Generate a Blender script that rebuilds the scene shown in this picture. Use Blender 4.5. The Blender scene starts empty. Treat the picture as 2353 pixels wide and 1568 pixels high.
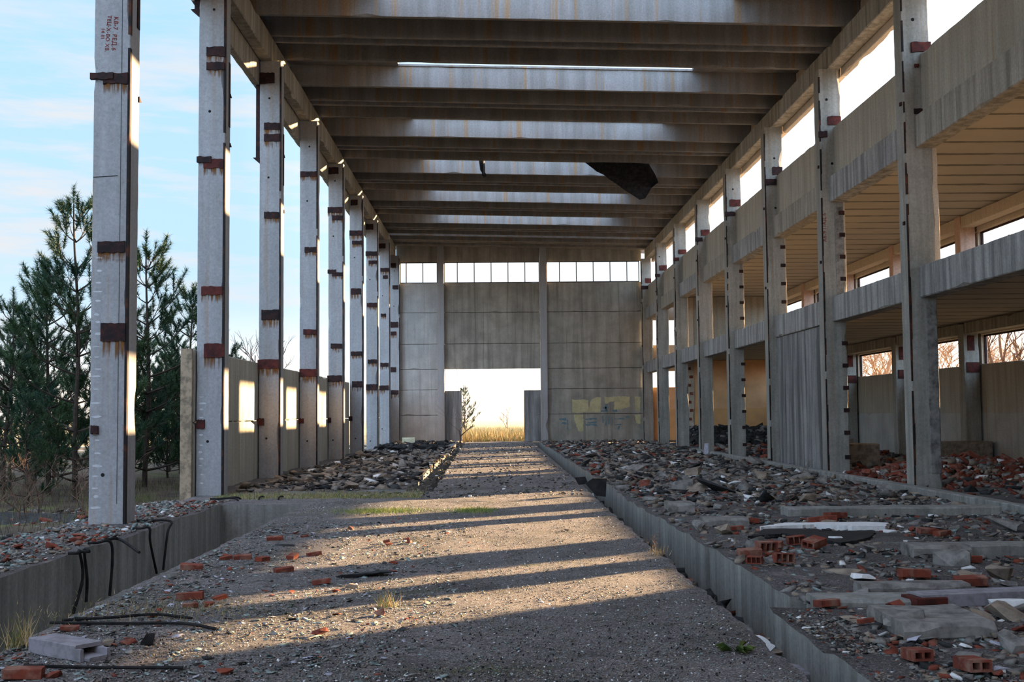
import bpy, bmesh, math, random
import numpy as np
from mathutils import Vector, Matrix, noise

random.seed(7)
rng = np.random.default_rng(7)
C = bpy.context.scene.collection

# ------------------------------------------------------------------ camera
F_PX, YAW, PITCH, ROLL, EYE = 2706.94, 0.0142, 0.0621, 0.009, 1.5243
_ca, _sa = math.cos(YAW), math.sin(YAW)
_ex, _ey = Vector((_ca, -_sa, 0)), Vector((_sa, _ca, 0))
_ez = Vector((0, 0, 1))
_f = _ey * math.cos(PITCH) + _ez * math.sin(PITCH)
_u = _ez * math.cos(PITCH) - _ey * math.sin(PITCH)
_r = _ex * math.cos(ROLL) - _u * math.sin(ROLL)
_up = _ex * math.sin(ROLL) + _u * math.cos(ROLL)
cam_data = bpy.data.cameras.new('camera')
cam = bpy.data.objects.new('camera', cam_data)
C.objects.link(cam)
cam_data.sensor_width = 36
cam_data.lens = F_PX / 2353 * 36
cam_data.clip_start = 0.05
cam_data.clip_end = 3000
M = Matrix(((_r.x, _up.x, -_f.x, 0), (_r.y, _up.y, -_f.y, 0), (_r.z, _up.z, -_f.z, EYE), (0, 0, 0, 1)))
cam.matrix_world = M
bpy.context.scene.camera = cam

def ray(px):
    return _r * ((px[0] - 1176.5) / F_PX) + _up * ((784 - px[1]) / F_PX) + _f
def at_y(px, Y):
    d = ray(px); return Vector((0, 0, EYE)) + d * (Y / d.y)
def at_z(px, Z=0.0):
    d = ray(px); return Vector((0, 0, EYE)) + d * ((Z - EYE) / d.z)

# ------------------------------------------------------------------ view, sun, sky
vs = bpy.context.scene.view_settings
vs.view_transform = 'Standard'; vs.look = 'None'; vs.gamma = 1; vs.use_curve_mapping = False
vs.exposure = -0.5
SUN = Vector((1, 0.755, 0.222)).normalized()
sd = bpy.data.lights.new('sun', 'SUN')
sd.energy = 56.0; sd.angle = math.radians(0.5); sd.color = (1.0, 0.67, 0.36)
sun = bpy.data.objects.new('sun', sd); C.objects.link(sun)
sun.rotation_euler = SUN.to_track_quat('Z', 'Y').to_euler()

w = bpy.data.worlds.new('sky'); bpy.context.scene.world = w; w.use_nodes = True
nt = w.node_tree; nt.nodes.clear()
def N(t, typ, **kw):
    n = t.nodes.new(typ)
    for k, v in kw.items(): setattr(n, k, v)
    return n
def ramp(t, stops, interp='LINEAR'):
    n = t.nodes.new('ShaderNodeValToRGB'); cr = n.color_ramp; cr.interpolation = interp
    while len(cr.elements) < len(stops): cr.elements.new(0.5)
    for e, (p, c) in zip(cr.elements, stops):
        e.position = p; e.color = (c[0], c[1], c[2], 1) if hasattr(c, '__len__') else (c, c, c, 1)
    return n
def mixc(t, fac, a, b, mode='MIX'):
    n = t.nodes.new('ShaderNodeMix'); n.data_type = 'RGBA'; n.blend_type = mode
    for s, v in ((0, fac), (6, a), (7, b)):
        if isinstance(v, (int, float)): n.inputs[s].default_value = v if s == 0 else (v, v, v, 1)
        elif isinstance(v, tuple): n.inputs[s].default_value = (v[0], v[1], v[2], 1)
        else: t.links.new(v, n.inputs[s])
    return n.outputs[2]
def mth(t, op, a, b=None, clamp=False):
    n = t.nodes.new('ShaderNodeMath'); n.operation = op; n.use_clamp = clamp
    for i, v in enumerate((a, b)):
        if v is None: continue
        if isinstance(v, (int, float)): n.inputs[i].default_value = v
        else: t.links.new(v, n.inputs[i])
    return n.outputs[0]
tc = N(nt, 'ShaderNodeTexCoord'); nrm = N(nt, 'ShaderNodeVectorMath', operation='NORMALIZE')
nt.links.new(tc.outputs['Generated'], nrm.inputs[0])
sep = N(nt, 'ShaderNodeSeparateXYZ'); nt.links.new(nrm.outputs[0], sep.inputs[0])
el = ramp(nt, [(0.0, (1.12, 1.14, 1.17)), (0.045, (0.93, 1.10, 1.22)), (0.13, (0.68, 1.00, 1.25)), (0.32, (0.57, 0.93, 1.25)), (0.5, (0.85, 1.05, 1.35)), (1.0, (2.0, 2.2, 2.7))])
nt.links.new(sep.outputs[2], el.inputs[0])
mp = N(nt, 'ShaderNodeMapping'); mp.inputs['Scale'].default_value = (3.0, 3.0, 22.0)
nt.links.new(nrm.outputs[0], mp.inputs[0])
cl = N(nt, 'ShaderNodeTexNoise'); cl.inputs['Scale'].default_value = 1.6; cl.inputs['Detail'].default_value = 7; cl.inputs['Roughness'].default_value = 0.62
nt.links.new(mp.outputs[0], cl.inputs['Vector'])
clr = ramp(nt, [(0.47, 0.0), (0.64, 0.95)])
nt.links.new(cl.outputs[0], clr.inputs[0])
low = ramp(nt, [(0.0, 1.0), (0.25, 1.0), (0.36, 0.15), (1.0, 0.5)])
nt.links.new(sep.outputs[2], low.inputs[0])
cf = mth(nt, 'MULTIPLY', clr.outputs[0], low.outputs[0])
base = mixc(nt, cf, el.outputs[0], (0.95, 0.99, 1.04))
dt = N(nt, 'ShaderNodeVectorMath', operation='DOT_PRODUCT'); nt.links.new(nrm.outputs[0], dt.inputs[0]); dt.inputs[1].default_value = SUN
glow = ramp(nt, [(0.0, 0.0), (0.44, 0.0), (0.56, 0.22), (0.78, 0.5), (1.0, 1.0)])
nt.links.new(dt.outputs['Value'], glow.inputs[0])
glc = mixc(nt, 1.0, glow.outputs[0], (1.35, 1.18, 0.98), 'MULTIPLY')
rear_boost = ramp(nt, [(0.0, (8.2, 8.4, 9.2)), (0.05, (6.4, 6.7, 7.3)), (0.14, (1.9, 2.1, 2.3)), (0.38, (1.5, 1.62, 1.75)), (0.52, (1, 1, 1)), (1.0, (1, 1, 1))]); nt.links.new(mth(nt, 'MULTIPLY', mth(nt, 'ADD', sep.outputs[1], 1.0), 0.5), rear_boost.inputs[0])  # invented bright sky band behind the camera, added to light the rib faces
base = mixc(nt, 1.0, base, rear_boost.outputs[0], 'MULTIPLY')
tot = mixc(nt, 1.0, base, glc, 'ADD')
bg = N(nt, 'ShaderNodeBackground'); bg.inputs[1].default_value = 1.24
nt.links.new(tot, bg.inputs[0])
wo = N(nt, 'ShaderNodeOutputWorld'); nt.links.new(bg.outputs[0], wo.inputs[0])

# ------------------------------------------------------------------ materials
def new_mat(name):
    m = bpy.data.materials.new(name); m.use_nodes = True; t = m.node_tree
    b = t.nodes['Principled BSDF']; b.inputs['Roughness'].default_value = 0.9
    b.inputs['Specular IOR Level'].default_value = 0.25
    return m, t, b
def pos_noise(t, scale, detail=5, rough=0.6, mul=(1, 1, 1)):
    g = N(t, 'ShaderNodeNewGeometry'); mp = N(t, 'ShaderNodeMapping')
    mp.inputs['Scale'].default_value = mul
    t.links.new(g.outputs['Position'], mp.inputs[0])
    n = N(t, 'ShaderNodeTexNoise'); n.inputs['Scale'].default_value = scale
    n.inputs['Detail'].default_value = detail; n.inputs['Roughness'].default_value = rough
    t.links.new(mp.outputs[0], n.inputs['Vector'])
    return n.outputs[0]
def bump(t, b, h, strength=0.4, dist=0.02):
    n = N(t, 'ShaderNodeBump'); n.inputs['Strength'].default_value = strength; n.inputs['Distance'].default_value = dist
    t.links.new(h, n.inputs['Height']); t.links.new(n.outputs[0], b.inputs['Normal'])
def concrete(name, light, dark, streak=0.6, stain=None, stain_amt=0.0, mott=0.5, holes=0.3, sfreq=5.0):
    m, t, b = new_mat(name)
    st = ramp(t, [(0.40, 0.0), (0.62, 1.0)]); t.links.new(pos_noise(t, sfreq, 6, 0.62, (1, 1, 0.055)), st.inputs[0])
    mo = ramp(t, [(0.35, 0.0), (0.68, 1.0)]); t.links.new(pos_noise(t, 1.1, 7, 0.65), mo.inputs[0])
    fi = ramp(t, [(0.3, 0.78), (0.7, 1.12)]); t.links.new(pos_noise(t, 22, 5, 0.7), fi.inputs[0])
    c = mixc(t, mth(t, 'MULTIPLY', st.outputs[0], streak), light, dark)
    c = mixc(t, mth(t, 'MULTIPLY', mo.outputs[0], mott), c, dark)
    if stain:
        ss = ramp(t, [(0.56, 0.0), (0.66, 1.0)]); t.links.new(pos_noise(t, sfreq * 1.6, 4, 0.6, (1, 1, 0.03)), ss.inputs[0])
        c = mixc(t, mth(t, 'MULTIPLY', ss.outputs[0], stain_amt), c, stain)
    c = mixc(t, 1.0, c, fi.outputs[0], 'MULTIPLY')
    pit = ramp(t, [(0.66, 1.0), (0.72, 1.0 - holes)]); t.links.new(pos_noise(t, 60, 2, 0.5), pit.inputs[0])
    c = mixc(t, 1.0, c, pit.outputs[0], 'MULTIPLY')
    t.links.new(c, b.inputs['Base Color'])
    bump(t, b, pos_noise(t, 30, 6, 0.7), 0.5, 0.012)
    return m
MT = {}
MT['col'] = concrete('pale cast concrete', (0.345, 0.345, 0.355), (0.23, 0.225, 0.22), 0.45, (0.30, 0.19, 0.10), 0.35, 0.45)
MT['colr'] = concrete('weathered column concrete', (0.38, 0.37, 0.34), (0.17, 0.17, 0.15), 0.6, (0.26, 0.17, 0.10), 0.3, 0.55)
MT['beam'] = concrete('streaked beam concrete', (0.40, 0.37, 0.32), (0.17, 0.16, 0.13), 0.75, (0.08, 0.075, 0.06), 0.4, 0.4)
MT['roof'] = concrete('roof panel concrete', (0.26, 0.255, 0.255), (0.12, 0.11, 0.096), 0.5, (0.26, 0.15, 0.06), 0.7, 0.3, 0.15, 3.2)
MT['wall'] = concrete('grey wall panel concrete', (0.38, 0.355, 0.305), (0.17, 0.16, 0.135), 0.55, (0.09, 0.085, 0.07), 0.4, 0.7, 0.3, 3.0)
MT['wallb'] = concrete('blotched pale wall panel', (0.46, 0.45, 0.43), (0.28, 0.275, 0.26), 0.4, (0.17, 0.12, 0.11), 0.3, 0.7)
MT['parapet'] = concrete('olive streaked panel concrete', (0.43, 0.405, 0.34), (0.27, 0.25, 0.205), 0.7, (0.28, 0.19, 0.09), 0.5, 0.4)
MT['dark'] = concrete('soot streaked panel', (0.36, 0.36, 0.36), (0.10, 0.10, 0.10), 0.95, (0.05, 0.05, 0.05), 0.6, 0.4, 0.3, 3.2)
MT['floorbeam'] = concrete('rain washed beam', (0.42, 0.42, 0.41), (0.15, 0.15, 0.15), 0.85, (0.07, 0.07, 0.07), 0.4, 0.5)
MT['side'] = concrete('trench wall concrete', (0.34, 0.34, 0.32), (0.15, 0.15, 0.14), 0.7, (0.10, 0.10, 0.09), 0.4, 0.6)
MT['peach'] = concrete('peach painted plaster', (0.58, 0.49, 0.39), (0.47, 0.40, 0.31), 0.4, (0.30, 0.24, 0.15), 0.3, 0.5)
MT['pink'] = concrete('pink painted concrete', (0.60, 0.42, 0.34), (0.47, 0.33, 0.26), 0.5, (0.36, 0.28, 0.22), 0.4, 0.6)
def orange_wall():
    m, t, b = new_mat('orange painted wall with darker dado')
    g = N(t, 'ShaderNodeNewGeometry'); s = N(t, 'ShaderNodeSeparateXYZ'); t.links.new(g.outputs['Position'], s.inputs[0])
    zz = mth(t, 'ADD', s.outputs[2], mth(t, 'MULTIPLY', pos_noise(t, 6, 3), 0.05))
    d = mth(t, 'GREATER_THAN', zz, 1.75)
    c = mixc(t, d, (0.78, 0.44, 0.18), (0.84, 0.50, 0.26))
    mo = ramp(t, [(0.4, 0.0), (0.7, 0.7)]); t.links.new(pos_noise(t, 1.6, 7), mo.inputs[0])
    c = mixc(t, mo.outputs[0], c, (0.58, 0.33, 0.17)); t.links.new(c, b.inputs['Base Color'])
    return m
MT['orange'] = orange_wall()
def ceil_mat():
    m, t, b = new_mat('peach ceiling with sooty joints')
    g = N(t, 'ShaderNodeNewGeometry'); s = N(t, 'ShaderNodeSeparateXYZ'); t.links.new(g.outputs['Position'], s.inputs[0])
    fr = mth(t, 'PINGPONG', mth(t, 'ADD', s.outputs[1], 0.07), 0.6)
    wob = mth(t, 'MULTIPLY', pos_noise(t, 1.3, 4, 0.6, (1, 0.4, 1)), 0.26)
    k = mth(t, 'MULTIPLY', mth(t, 'SUBTRACT', mth(t, 'SUBTRACT', wob, 0.02), fr), 22.0, True)
    c = mixc(t, mth(t, 'MULTIPLY', k, 0.9), (0.38, 0.335, 0.275), (0.08, 0.075, 0.058))
    mo = ramp(t, [(0.4, 0.0), (0.75, 0.5)]); t.links.new(pos_noise(t, 0.8, 6), mo.inputs[0])
    c = mixc(t, mo.outputs[0], c, (0.30, 0.265, 0.215)); t.links.new(c, b.inputs['Base Color'])
    return m
MT['ceil'] = ceil_mat()
def two_tone(name, a, c2, scale, lo=0.42, hi=0.6, rough=0.9, bs=0.4, extra=None, sc2=4):
    m, t, b = new_mat(name)
    r = ramp(t, [(lo, a), (hi, c2)]); t.links.new(pos_noise(t, scale, 6, 0.65), r.inputs[0])
    c = r.outputs[0]
    if extra:
        e = ramp(t, [(0.52, 0.0), (0.64, 1.0)]); t.links.new(pos_noise(t, sc2, 5), e.inputs[0])
        c = mixc(t, e.outputs[0], c, extra)
    t.links.new(c, b.inputs['Base Color']); b.inputs['Roughness'].default_value = rough
    bump(t, b, pos_noise(t, scale * 4, 5, 0.7), bs, 0.01)
    return m
MT['rust'] = two_tone('rusted dark steel', (0.012, 0.008, 0.009), (0.055, 0.017, 0.012), 7, 0.42, 0.7, 0.8)
MT['rustred'] = two_tone('red primed rusty steel', (0.030, 0.010, 0.009), (0.11, 0.022, 0.016), 6, 0.35, 0.65, 0.8)
MT['angle'] = two_tone('corner angle steel', (0.012, 0.010, 0.010), (0.11, 0.035, 0.016), 3, 0.5, 0.7, 0.75)
MT['black'] = two_tone('black bitumen felt', (0.008, 0.008, 0.010), (0.030, 0.029, 0.031), 8, 0.4, 0.7, 0.75)
MT['rubber'] = two_tone('black rubber cable', (0.008, 0.008, 0.009), (0.02, 0.02, 0.02), 8)
MT['brick'] = two_tone('red clay brick', (0.22, 0.052, 0.030), (0.115, 0.034, 0.024), 9, 0.4, 0.65, 0.95, 0.5, (0.25, 0.135, 0.10), 5)
MT['hole'] = two_tone('brick hollow', (0.06, 0.018, 0.012), (0.09, 0.03, 0.02), 9)
MT['stone'] = two_tone('broken concrete', (0.25, 0.24, 0.225), (0.10, 0.095, 0.09), 7, 0.4, 0.65, 0.95, 0.6)
MT['stone2'] = two_tone('tan broken concrete', (0.29, 0.24, 0.19), (0.13, 0.105, 0.085), 7, 0.4, 0.65, 0.95, 0.6)
MT['stonedark'] = two_tone('dark slate rubble', (0.045, 0.048, 0.050), (0.018, 0.018, 0.019), 9, 0.4, 0.65)
MT['white'] = two_tone('white foam', (0.75, 0.77, 0.78), (0.55, 0.56, 0.57), 14, 0.4, 0.7)
MT['plaster'] = two_tone('pale lilac tile', (0.42, 0.42, 0.50), (0.32, 0.32, 0.38), 10)
MT['lintel'] = two_tone('grey lilac concrete', (0.27, 0.26, 0.29), (0.19, 0.18, 0.20), 12)
MT['wood'] = two_tone('weathered timber', (0.33, 0.25, 0.17), (0.17, 0.13, 0.09), 8)
MT['glass'] = two_tone('greenish glass splinters', (0.27, 0.35, 0.34), (0.12, 0.16, 0.155), 18, 0.4, 0.6, 0.25)
MT['bark'] = two_tone('pine bark', (0.030, 0.023, 0.019), (0.06, 0.042, 0.028), 12)
MT['needle'] = two_tone('pine needles', (0.015, 0.045, 0.025), (0.048, 0.085, 0.028), 1.2, 0.4, 0.65, 0.6)
MT['twig'] = two_tone('bare twigs', (0.16, 0.10, 0.07), (0.09, 0.06, 0.045), 6)
MT['twigsun'] = two_tone('sun tinted twigs', (0.34, 0.19, 0.09), (0.20, 0.11, 0.06), 6)  # lit copy of the bare twigs, sunlight's orange put into the colour
MT['straw'] = two_tone('dry straw grass', (0.52, 0.38, 0.20), (0.34, 0.25, 0.12), 2)
MT['grass'] = two_tone('green grass', (0.16, 0.24, 0.05), (0.28, 0.30, 0.09), 5)
MT['moss'] = two_tone('moss', (0.10, 0.14, 0.03), (0.20, 0.19, 0.07), 8)
MT['field'] = two_tone('dry field soil', (0.42, 0.31, 0.17), (0.27, 0.21, 0.12), 0.8, extra=(0.20, 0.22, 0.08), sc2=0.3)
MT['forest'] = two_tone('forest litter', (0.10, 0.075, 0.05), (0.05, 0.04, 0.03), 2, extra=(0.09, 0.10, 0.035), sc2=0.8)
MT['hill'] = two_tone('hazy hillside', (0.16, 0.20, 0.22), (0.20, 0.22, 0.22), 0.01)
MT['redpaint'] = two_tone('red stencil paint', (0.13, 0.02, 0.02), (0.20, 0.05, 0.045), 20)
MT['yellow'] = two_tone('pale yellow emulsion', (0.47, 0.42, 0.24), (0.38, 0.34, 0.20), 3)
MT['blue'] = two_tone('teal spray paint', (0.10, 0.17, 0.20), (0.14, 0.20, 0.21), 5)
MT['cream'] = two_tone('cream board', (0.60, 0.55, 0.38), (0.50, 0.45, 0.30), 3)
MT['frame'] = two_tone('dark steel frame', (0.03, 0.035, 0.04), (0.06, 0.05, 0.045), 6)
MT['leaf'] = two_tone('dark green leaves', (0.05, 0.09, 0.02), (0.10, 0.13, 0.03), 9)

MT['scuff'] = two_tone('pale scuff marks', (0.52, 0.52, 0.54), (0.44, 0.44, 0.46), 20)
def gravel_mat(name, k=1.0, moss=True):
    m, t, b = new_mat(name)
    g = N(t, 'ShaderNodeNewGeometry')
    v = N(t, 'ShaderNodeTexVoronoi'); v.inputs['Scale'].default_value = 120; t.links.new(g.outputs['Position'], v.inputs['Vector'])
    hs = N(t, 'ShaderNodeSeparateColor'); t.links.new(v.outputs['Color'], hs.inputs[0])
    cr = ramp(t, [(0.0, (0.10, 0.095, 0.095)), (0.3, (0.22, 0.205, 0.205)), (0.65, (0.33, 0.305, 0.30)), (0.9, (0.46, 0.45, 0.45)), (1.0, (0.75, 0.78, 0.78))])
    t.links.new(hs.outputs[0], cr.inputs[0])
    big = ramp(t, [(0.35, (0.60, 0.58, 0.56)), (0.5, (0.95, 0.93, 0.93)), (0.7, (1.12, 1.04, 1.04))]); t.links.new(pos_noise(t, 0.8, 7, 0.65), big.inputs[0])
    c = mixc(t, 1.0, cr.outputs[0], big.outputs[0], 'MULTIPLY'); c = mixc(t, 1.0, c, k, 'MULTIPLY')
    sp = ramp(t, [(0.57, 0.0), (0.63, 0.8)]); t.links.new(pos_noise(t, 3.5, 7, 0.75), sp.inputs[0])
    c = mixc(t, sp.outputs[0], c, (0.075, 0.07, 0.065))
    pw = ramp(t, [(0.60, 0.0), (0.68, 0.55)]); t.links.new(pos_noise(t, 1.9, 5, 0.6, (1, 0.6, 1)), pw.inputs[0])
    c = mixc(t, pw.outputs[0], c, (0.33, 0.27, 0.26))
    if moss:
        ms = ramp(t, [(0.60, 0.0), (0.70, 0.75)]); t.links.new(pos_noise(t, 0.65, 7, 0.7), ms.inputs[0])
        c = mixc(t, ms.outputs[0], c, (0.10, 0.12, 0.035))
    t.links.new(c, b.inputs['Base Color'])
    h = mth(t, 'ADD', mth(t, 'MULTIPLY', hs.outputs[0], 0.5), pos_noise(t, 40, 6, 0.75))
    bump(t, b, h, 1.0, 0.03)
    return m
MT['gravel'] = gravel_mat('gritty slab with glass dust', 0.76)
MT['dirt'] = gravel_mat('dusty rubble floor', 0.5)

def rust_streak():
    m, t, b = new_mat('rust runs')
    tc = N(t, 'ShaderNodeTexCoord'); s = N(t, 'ShaderNodeSeparateXYZ'); t.links.new(tc.outputs['Generated'], s.inputs[0])
    n = pos_noise(t, 16, 3, 0.5, (1, 1, 0.05))
    a = mth(t, 'MULTIPLY', mth(t, 'SUBTRACT', n, 0.42), 5.0, True)
    zf = mth(t, 'SUBTRACT', s.outputs[2], mth(t, 'MULTIPLY', pos_noise(t, 26, 2, 0.5, (1, 1, 0.02)), 0.9))
    a2 = mth(t, 'MULTIPLY', mth(t, 'ADD', zf, 0.25), 1.6, True)
    al = mth(t, 'MULTIPLY', mth(t, 'MULTIPLY', a, a2), 0.9, True)
    b.inputs['Base Color'].default_value = (0.22, 0.095, 0.03, 1)
    t.links.new(al, b.inputs['Alpha'])
    return m
MT['runs'] = rust_streak()

# ------------------------------------------------------------------ mesh helpers
def nz(x, y=0.0, z=0.0): return noise.noise(Vector((x, y, z)))
class MB:
    def __init__(s): s.v = []; s.f = []; s.m = []
    def add(s, vs, fs, mi=0):
        o = len(s.v); s.v += [tuple(p) for p in vs]; s.f += [tuple(i + o for i in f) for f in fs]; s.m += [mi] * len(fs)
    def box(s, x0, x1, y0, y1, z0, z1, mi=0, dz=None):
        a = dz or (0, 0, 0, 0)   # dz: z shift for corners x0y0,x1y0,x1y1,x0y1
        c = [(x0, y0), (x1, y0), (x1, y1), (x0, y1)]
        s.add([(p[0], p[1], z0 + a[i]) for i, p in enumerate(c)] + [(p[0], p[1], z1 + a[i]) for i, p in enumerate(c)],
              [(3, 2, 1, 0), (4, 5, 6, 7), (0, 1, 5, 4), (1, 2, 6, 5), (2, 3, 7, 6), (3, 0, 4, 7)], mi)
    def bar(s, lo, hi, ax='z', ch=0.015, jit=0.008, step=0.22, slope=0.0, mi=0):
        """concrete bar with chipped chamfered arrises; slope lifts z along the long axis"""
        k = 'xyz'.index(ax); o = [i for i in range(3) if i != k]
        n = max(2, int((hi[k] - lo[k]) / step)); seed = random.random() * 99
        rings = []
        for i in range(n + 1):
            t = lo[k] + (hi[k] - lo[k]) * i / n
            a0, a1, b0, b1 = lo[o[0]], hi[o[0]], lo[o[1]], hi[o[1]]
            pts = []
            for ci, (a, b, sa, sb) in enumerate(((a0, b0, 1, 1), (a1, b0, -1, 1), (a1, b1, -1, -1), (a0, b1, 1, -1))):
                q = abs(nz(t * 3.1 + seed, ci * 7.7, seed)); big = max(0, nz(t * 1.3 + seed, ci * 3.3, 5) - 0.28) * 0.22
                c = ch * (0.5 + q * 1.6) + big * (1 if jit > 0.004 else 0)
                c = min(c, 0.45 * min(a1 - a0, b1 - b0))
                e = jit * nz(t * 5 + seed, ci * 2.1, 9)
                p1 = (a + sa * c, b + sb * e * 0.3); p2 = (a + sa * e * 0.3, b + sb * c)
                pts += [p2, p1] if ci in (0, 2) else [p1, p2]
            ring = []
            for p in pts:
                q = [0, 0, 0]; q[k] = t; q[o[0]] = p[0]; q[o[1]] = p[1]
                if slope: q[2] += slope * (t - lo[k])
                ring.append(tuple(q))
            rings.append(ring)
        vs = [p for r in rings for p in r]; fs = []
        flip = (k == 1)
        for i in range(n):
            for j in range(8):
                q = (i * 8 + j, i * 8 + (j + 1) % 8, (i + 1) * 8 + (j + 1) % 8, (i + 1) * 8 + j)
                fs.append(q[::-1] if flip else q)
        a = tuple(range(8)); b = tuple(n * 8 + j for j in range(8))
        fs.append(a if flip else a[::-1]); fs.append(b[::-1] if flip else b)
        s.add(vs, fs, mi)
    def tube(s, pts, rad, sides=6, mi=0, cap=True):
        pts = [Vector(p) for p in pts]; n = len(pts)
        rs = rad if hasattr(rad, '__len__') else [rad] * n
        vs = []; up = Vector((0.13, 0.21, 0.97))
        for i, p in enumerate(pts):
            d = (pts[min(i + 1, n - 1)] - pts[max(i - 1, 0)])
            if d.length < 1e-9: d = Vector((0, 0, 1))
            d.normalize(); a = d.cross(up)
            if a.length < 1e-3: a = d.cross(Vector((1, 0, 0)))
            a.normalize(); b = d.cross(a)
            for j in range(sides):
                t = 2 * math.pi * j / sides
                vs.append(p + (a * math.cos(t) + b * math.sin(t)) * rs[i])
        fs = []
        for i in range(n - 1):
            for j in range(sides):
                fs.append((i * sides + j, i * sides + (j + 1) % sides, (i + 1) * sides + (j + 1) % sides, (i + 1) * sides + j))
        if cap:
            fs.append(tuple(range(sides))[::-1]); fs.append(tuple((n - 1) * sides + j for j in range(sides)))
        s.add(vs, fs, mi)
    def prism(s, poly, d0, d1, ax='y', mi=0):
        """poly in the plane normal to ax, extruded from d0 to d1"""
        n = len(poly)
        def P(p, d): return {'x': (d, p[0], p[1]), 'y': (p[0], d, p[1]), 'z': (p[0], p[1], d)}[ax]
        s.add([P(p, d0) for p in poly] + [P(p, d1) for p in poly],
              [tuple(range(n))[::-1], tuple(range(n, 2 * n))] + [(i, (i + 1) % n, n + (i + 1) % n, n + i) for i in range(n)], mi)
    def mesh(s, name, mats, origin=(0, 0, 0), smooth=False):
        me = bpy.data.meshes.new(name); ox, oy, oz = origin
        me.from_pydata([(x - ox, y - oy, z - oz) for x, y, z in s.v], [], s.f)
        for m in (mats if isinstance(mats, (list, tuple)) else [mats]): me.materials.append(MT[m])
        if any(s.m): me.polygons.foreach_set('material_index', s.m)
        if smooth: me.polygons.foreach_set('use_smooth', [True] * len(s.f))
        me.update(); return me
    def base(s):
        a = np.array(s.v); return (float((a[:, 0].min() + a[:, 0].max()) / 2), float((a[:, 1].min() + a[:, 1].max()) / 2), float(a[:, 2].min()))

def tag(o, label=None, cat=None, group=None, kind=None):
    if label: o['label'] = label
    if cat: o['category'] = cat
    if group: o['group'] = group
    if kind: o['kind'] = kind
    return o
def put(name, mb, mats, parent=None, origin=None, smooth=False):
    if parent is not None: origin = tuple(parent.location)
    elif origin is None: origin = mb.base()
    o = bpy.data.objects.new(name, mb.mesh(name, mats, origin, smooth)); C.objects.link(o)
    if parent is not None: o.parent = parent
    else: o.location = origin
    return o
def sub(name, mb, mats, part, root):
    o = put(name, mb, mats, root); o.parent = part; return o
def empty(name, loc, label=None, cat=None, group=None, kind=None):
    o = bpy.data.objects.new(name, None); C.objects.link(o); o.location = loc; o.empty_display_size = 0.2
    return tag(o, label, cat, group, kind)
def struct(name, mb, mats, origin=(0, 0, 0)):
    return tag(put(name, mb, mats, None, origin), kind='structure')
def np_mesh(name, V, F, mats, midx=None, smooth=False):
    """V (n,3), F (m,k) arrays"""
    me = bpy.data.meshes.new(name); n, m, k = len(V), len(F), F.shape[1]
    me.vertices.add(n); me.vertices.foreach_set('co', V.astype(np.float32).ravel())
    me.loops.add(m * k); me.loops.foreach_set('vertex_index', F.astype(np.int32).ravel())
    me.polygons.add(m); me.polygons.foreach_set('loop_start', np.arange(0, m * k, k, dtype=np.int32))
    for q in mats: me.materials.append(MT[q])
    if midx is not None: me.polygons.foreach_set('material_index', midx.astype(np.int32))
    me.update(calc_edges=True); me.validate(); return me
def link_mesh(name, me, parent=None, loc=(0, 0, 0)):
    o = bpy.data.objects.new(name, me); C.objects.link(o); o.location = loc
    if parent is not None: o.parent = parent
    return o
ORD = ['nearest', 'second', 'third', 'fourth', 'fifth', 'sixth', 'seventh', 'eighth', 'ninth', 'tenth', 'eleventh']

Y1 = 16.93; BAY = 6.0; YEND = 65.5
LX0, LX1 = -5.80, -5.28      # left columns
RX0, RX1 = 8.14, 8.68        # right columns

# ------------------------------------------------------------------ ground and floors
def rough_slab(name, x0, x1, y0, y1, ztop, thick, step, amp, jit, mats=('gravel', 'side'), left=None, right=None, freq=1.2):
    nx = max(1, int((x1 - x0) / step)); ny = max(1, int((y1 - y0) / step))
    mb = MB(); vs = []
    for j in range(ny + 1):
        y = y0 + (y1 - y0) * j / ny
        a = left(y) if left else x0; b = right(y) if right else x1
        for i in range(nx + 1):
            x = a + (b - a) * i / nx; yy = y
            edge = (i in (0, nx)); 
            if edge: x += jit * (nz(y * 2.3, x, 3) + 0.6 * nz(y * 9, x, 1))
            if j in (0, ny): yy += jit * nz(x * 2.3, y, 7)
            z = ztop + amp * (nz(x * freq, y * freq, 2) + 0.5 * nz(x * freq * 3, y * freq * 3, 4))
            if edge: z -= abs(jit) * 0.6 * abs(nz(y * 5, x, 11))
            vs.append((x, yy, z))
    W = nx + 1; fs = []
    for j in range(ny):
        for i in range(nx): fs.append((j * W + i, j * W + i + 1, (j + 1) * W + i + 1, (j + 1) * W + i))
    mb.add(vs, fs, 0)
    per = [i for i in range(W)] + [j * W + nx for j in range(1, ny + 1)] + [ny * W + i for i in range(nx - 1, -1, -1)] + [j * W for j in range(ny - 1, 0, -1)]
    n = len(per); sv = [vs[k] for k in per] + [(vs[k][0], vs[k][1], ztop - thick) for k in per]
    mb.add(sv, [(i + n, (i + 1) % n + n, (i + 1) % n, i) for i in range(n)], 1)
    return struct(name, mb, mats)

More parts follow.
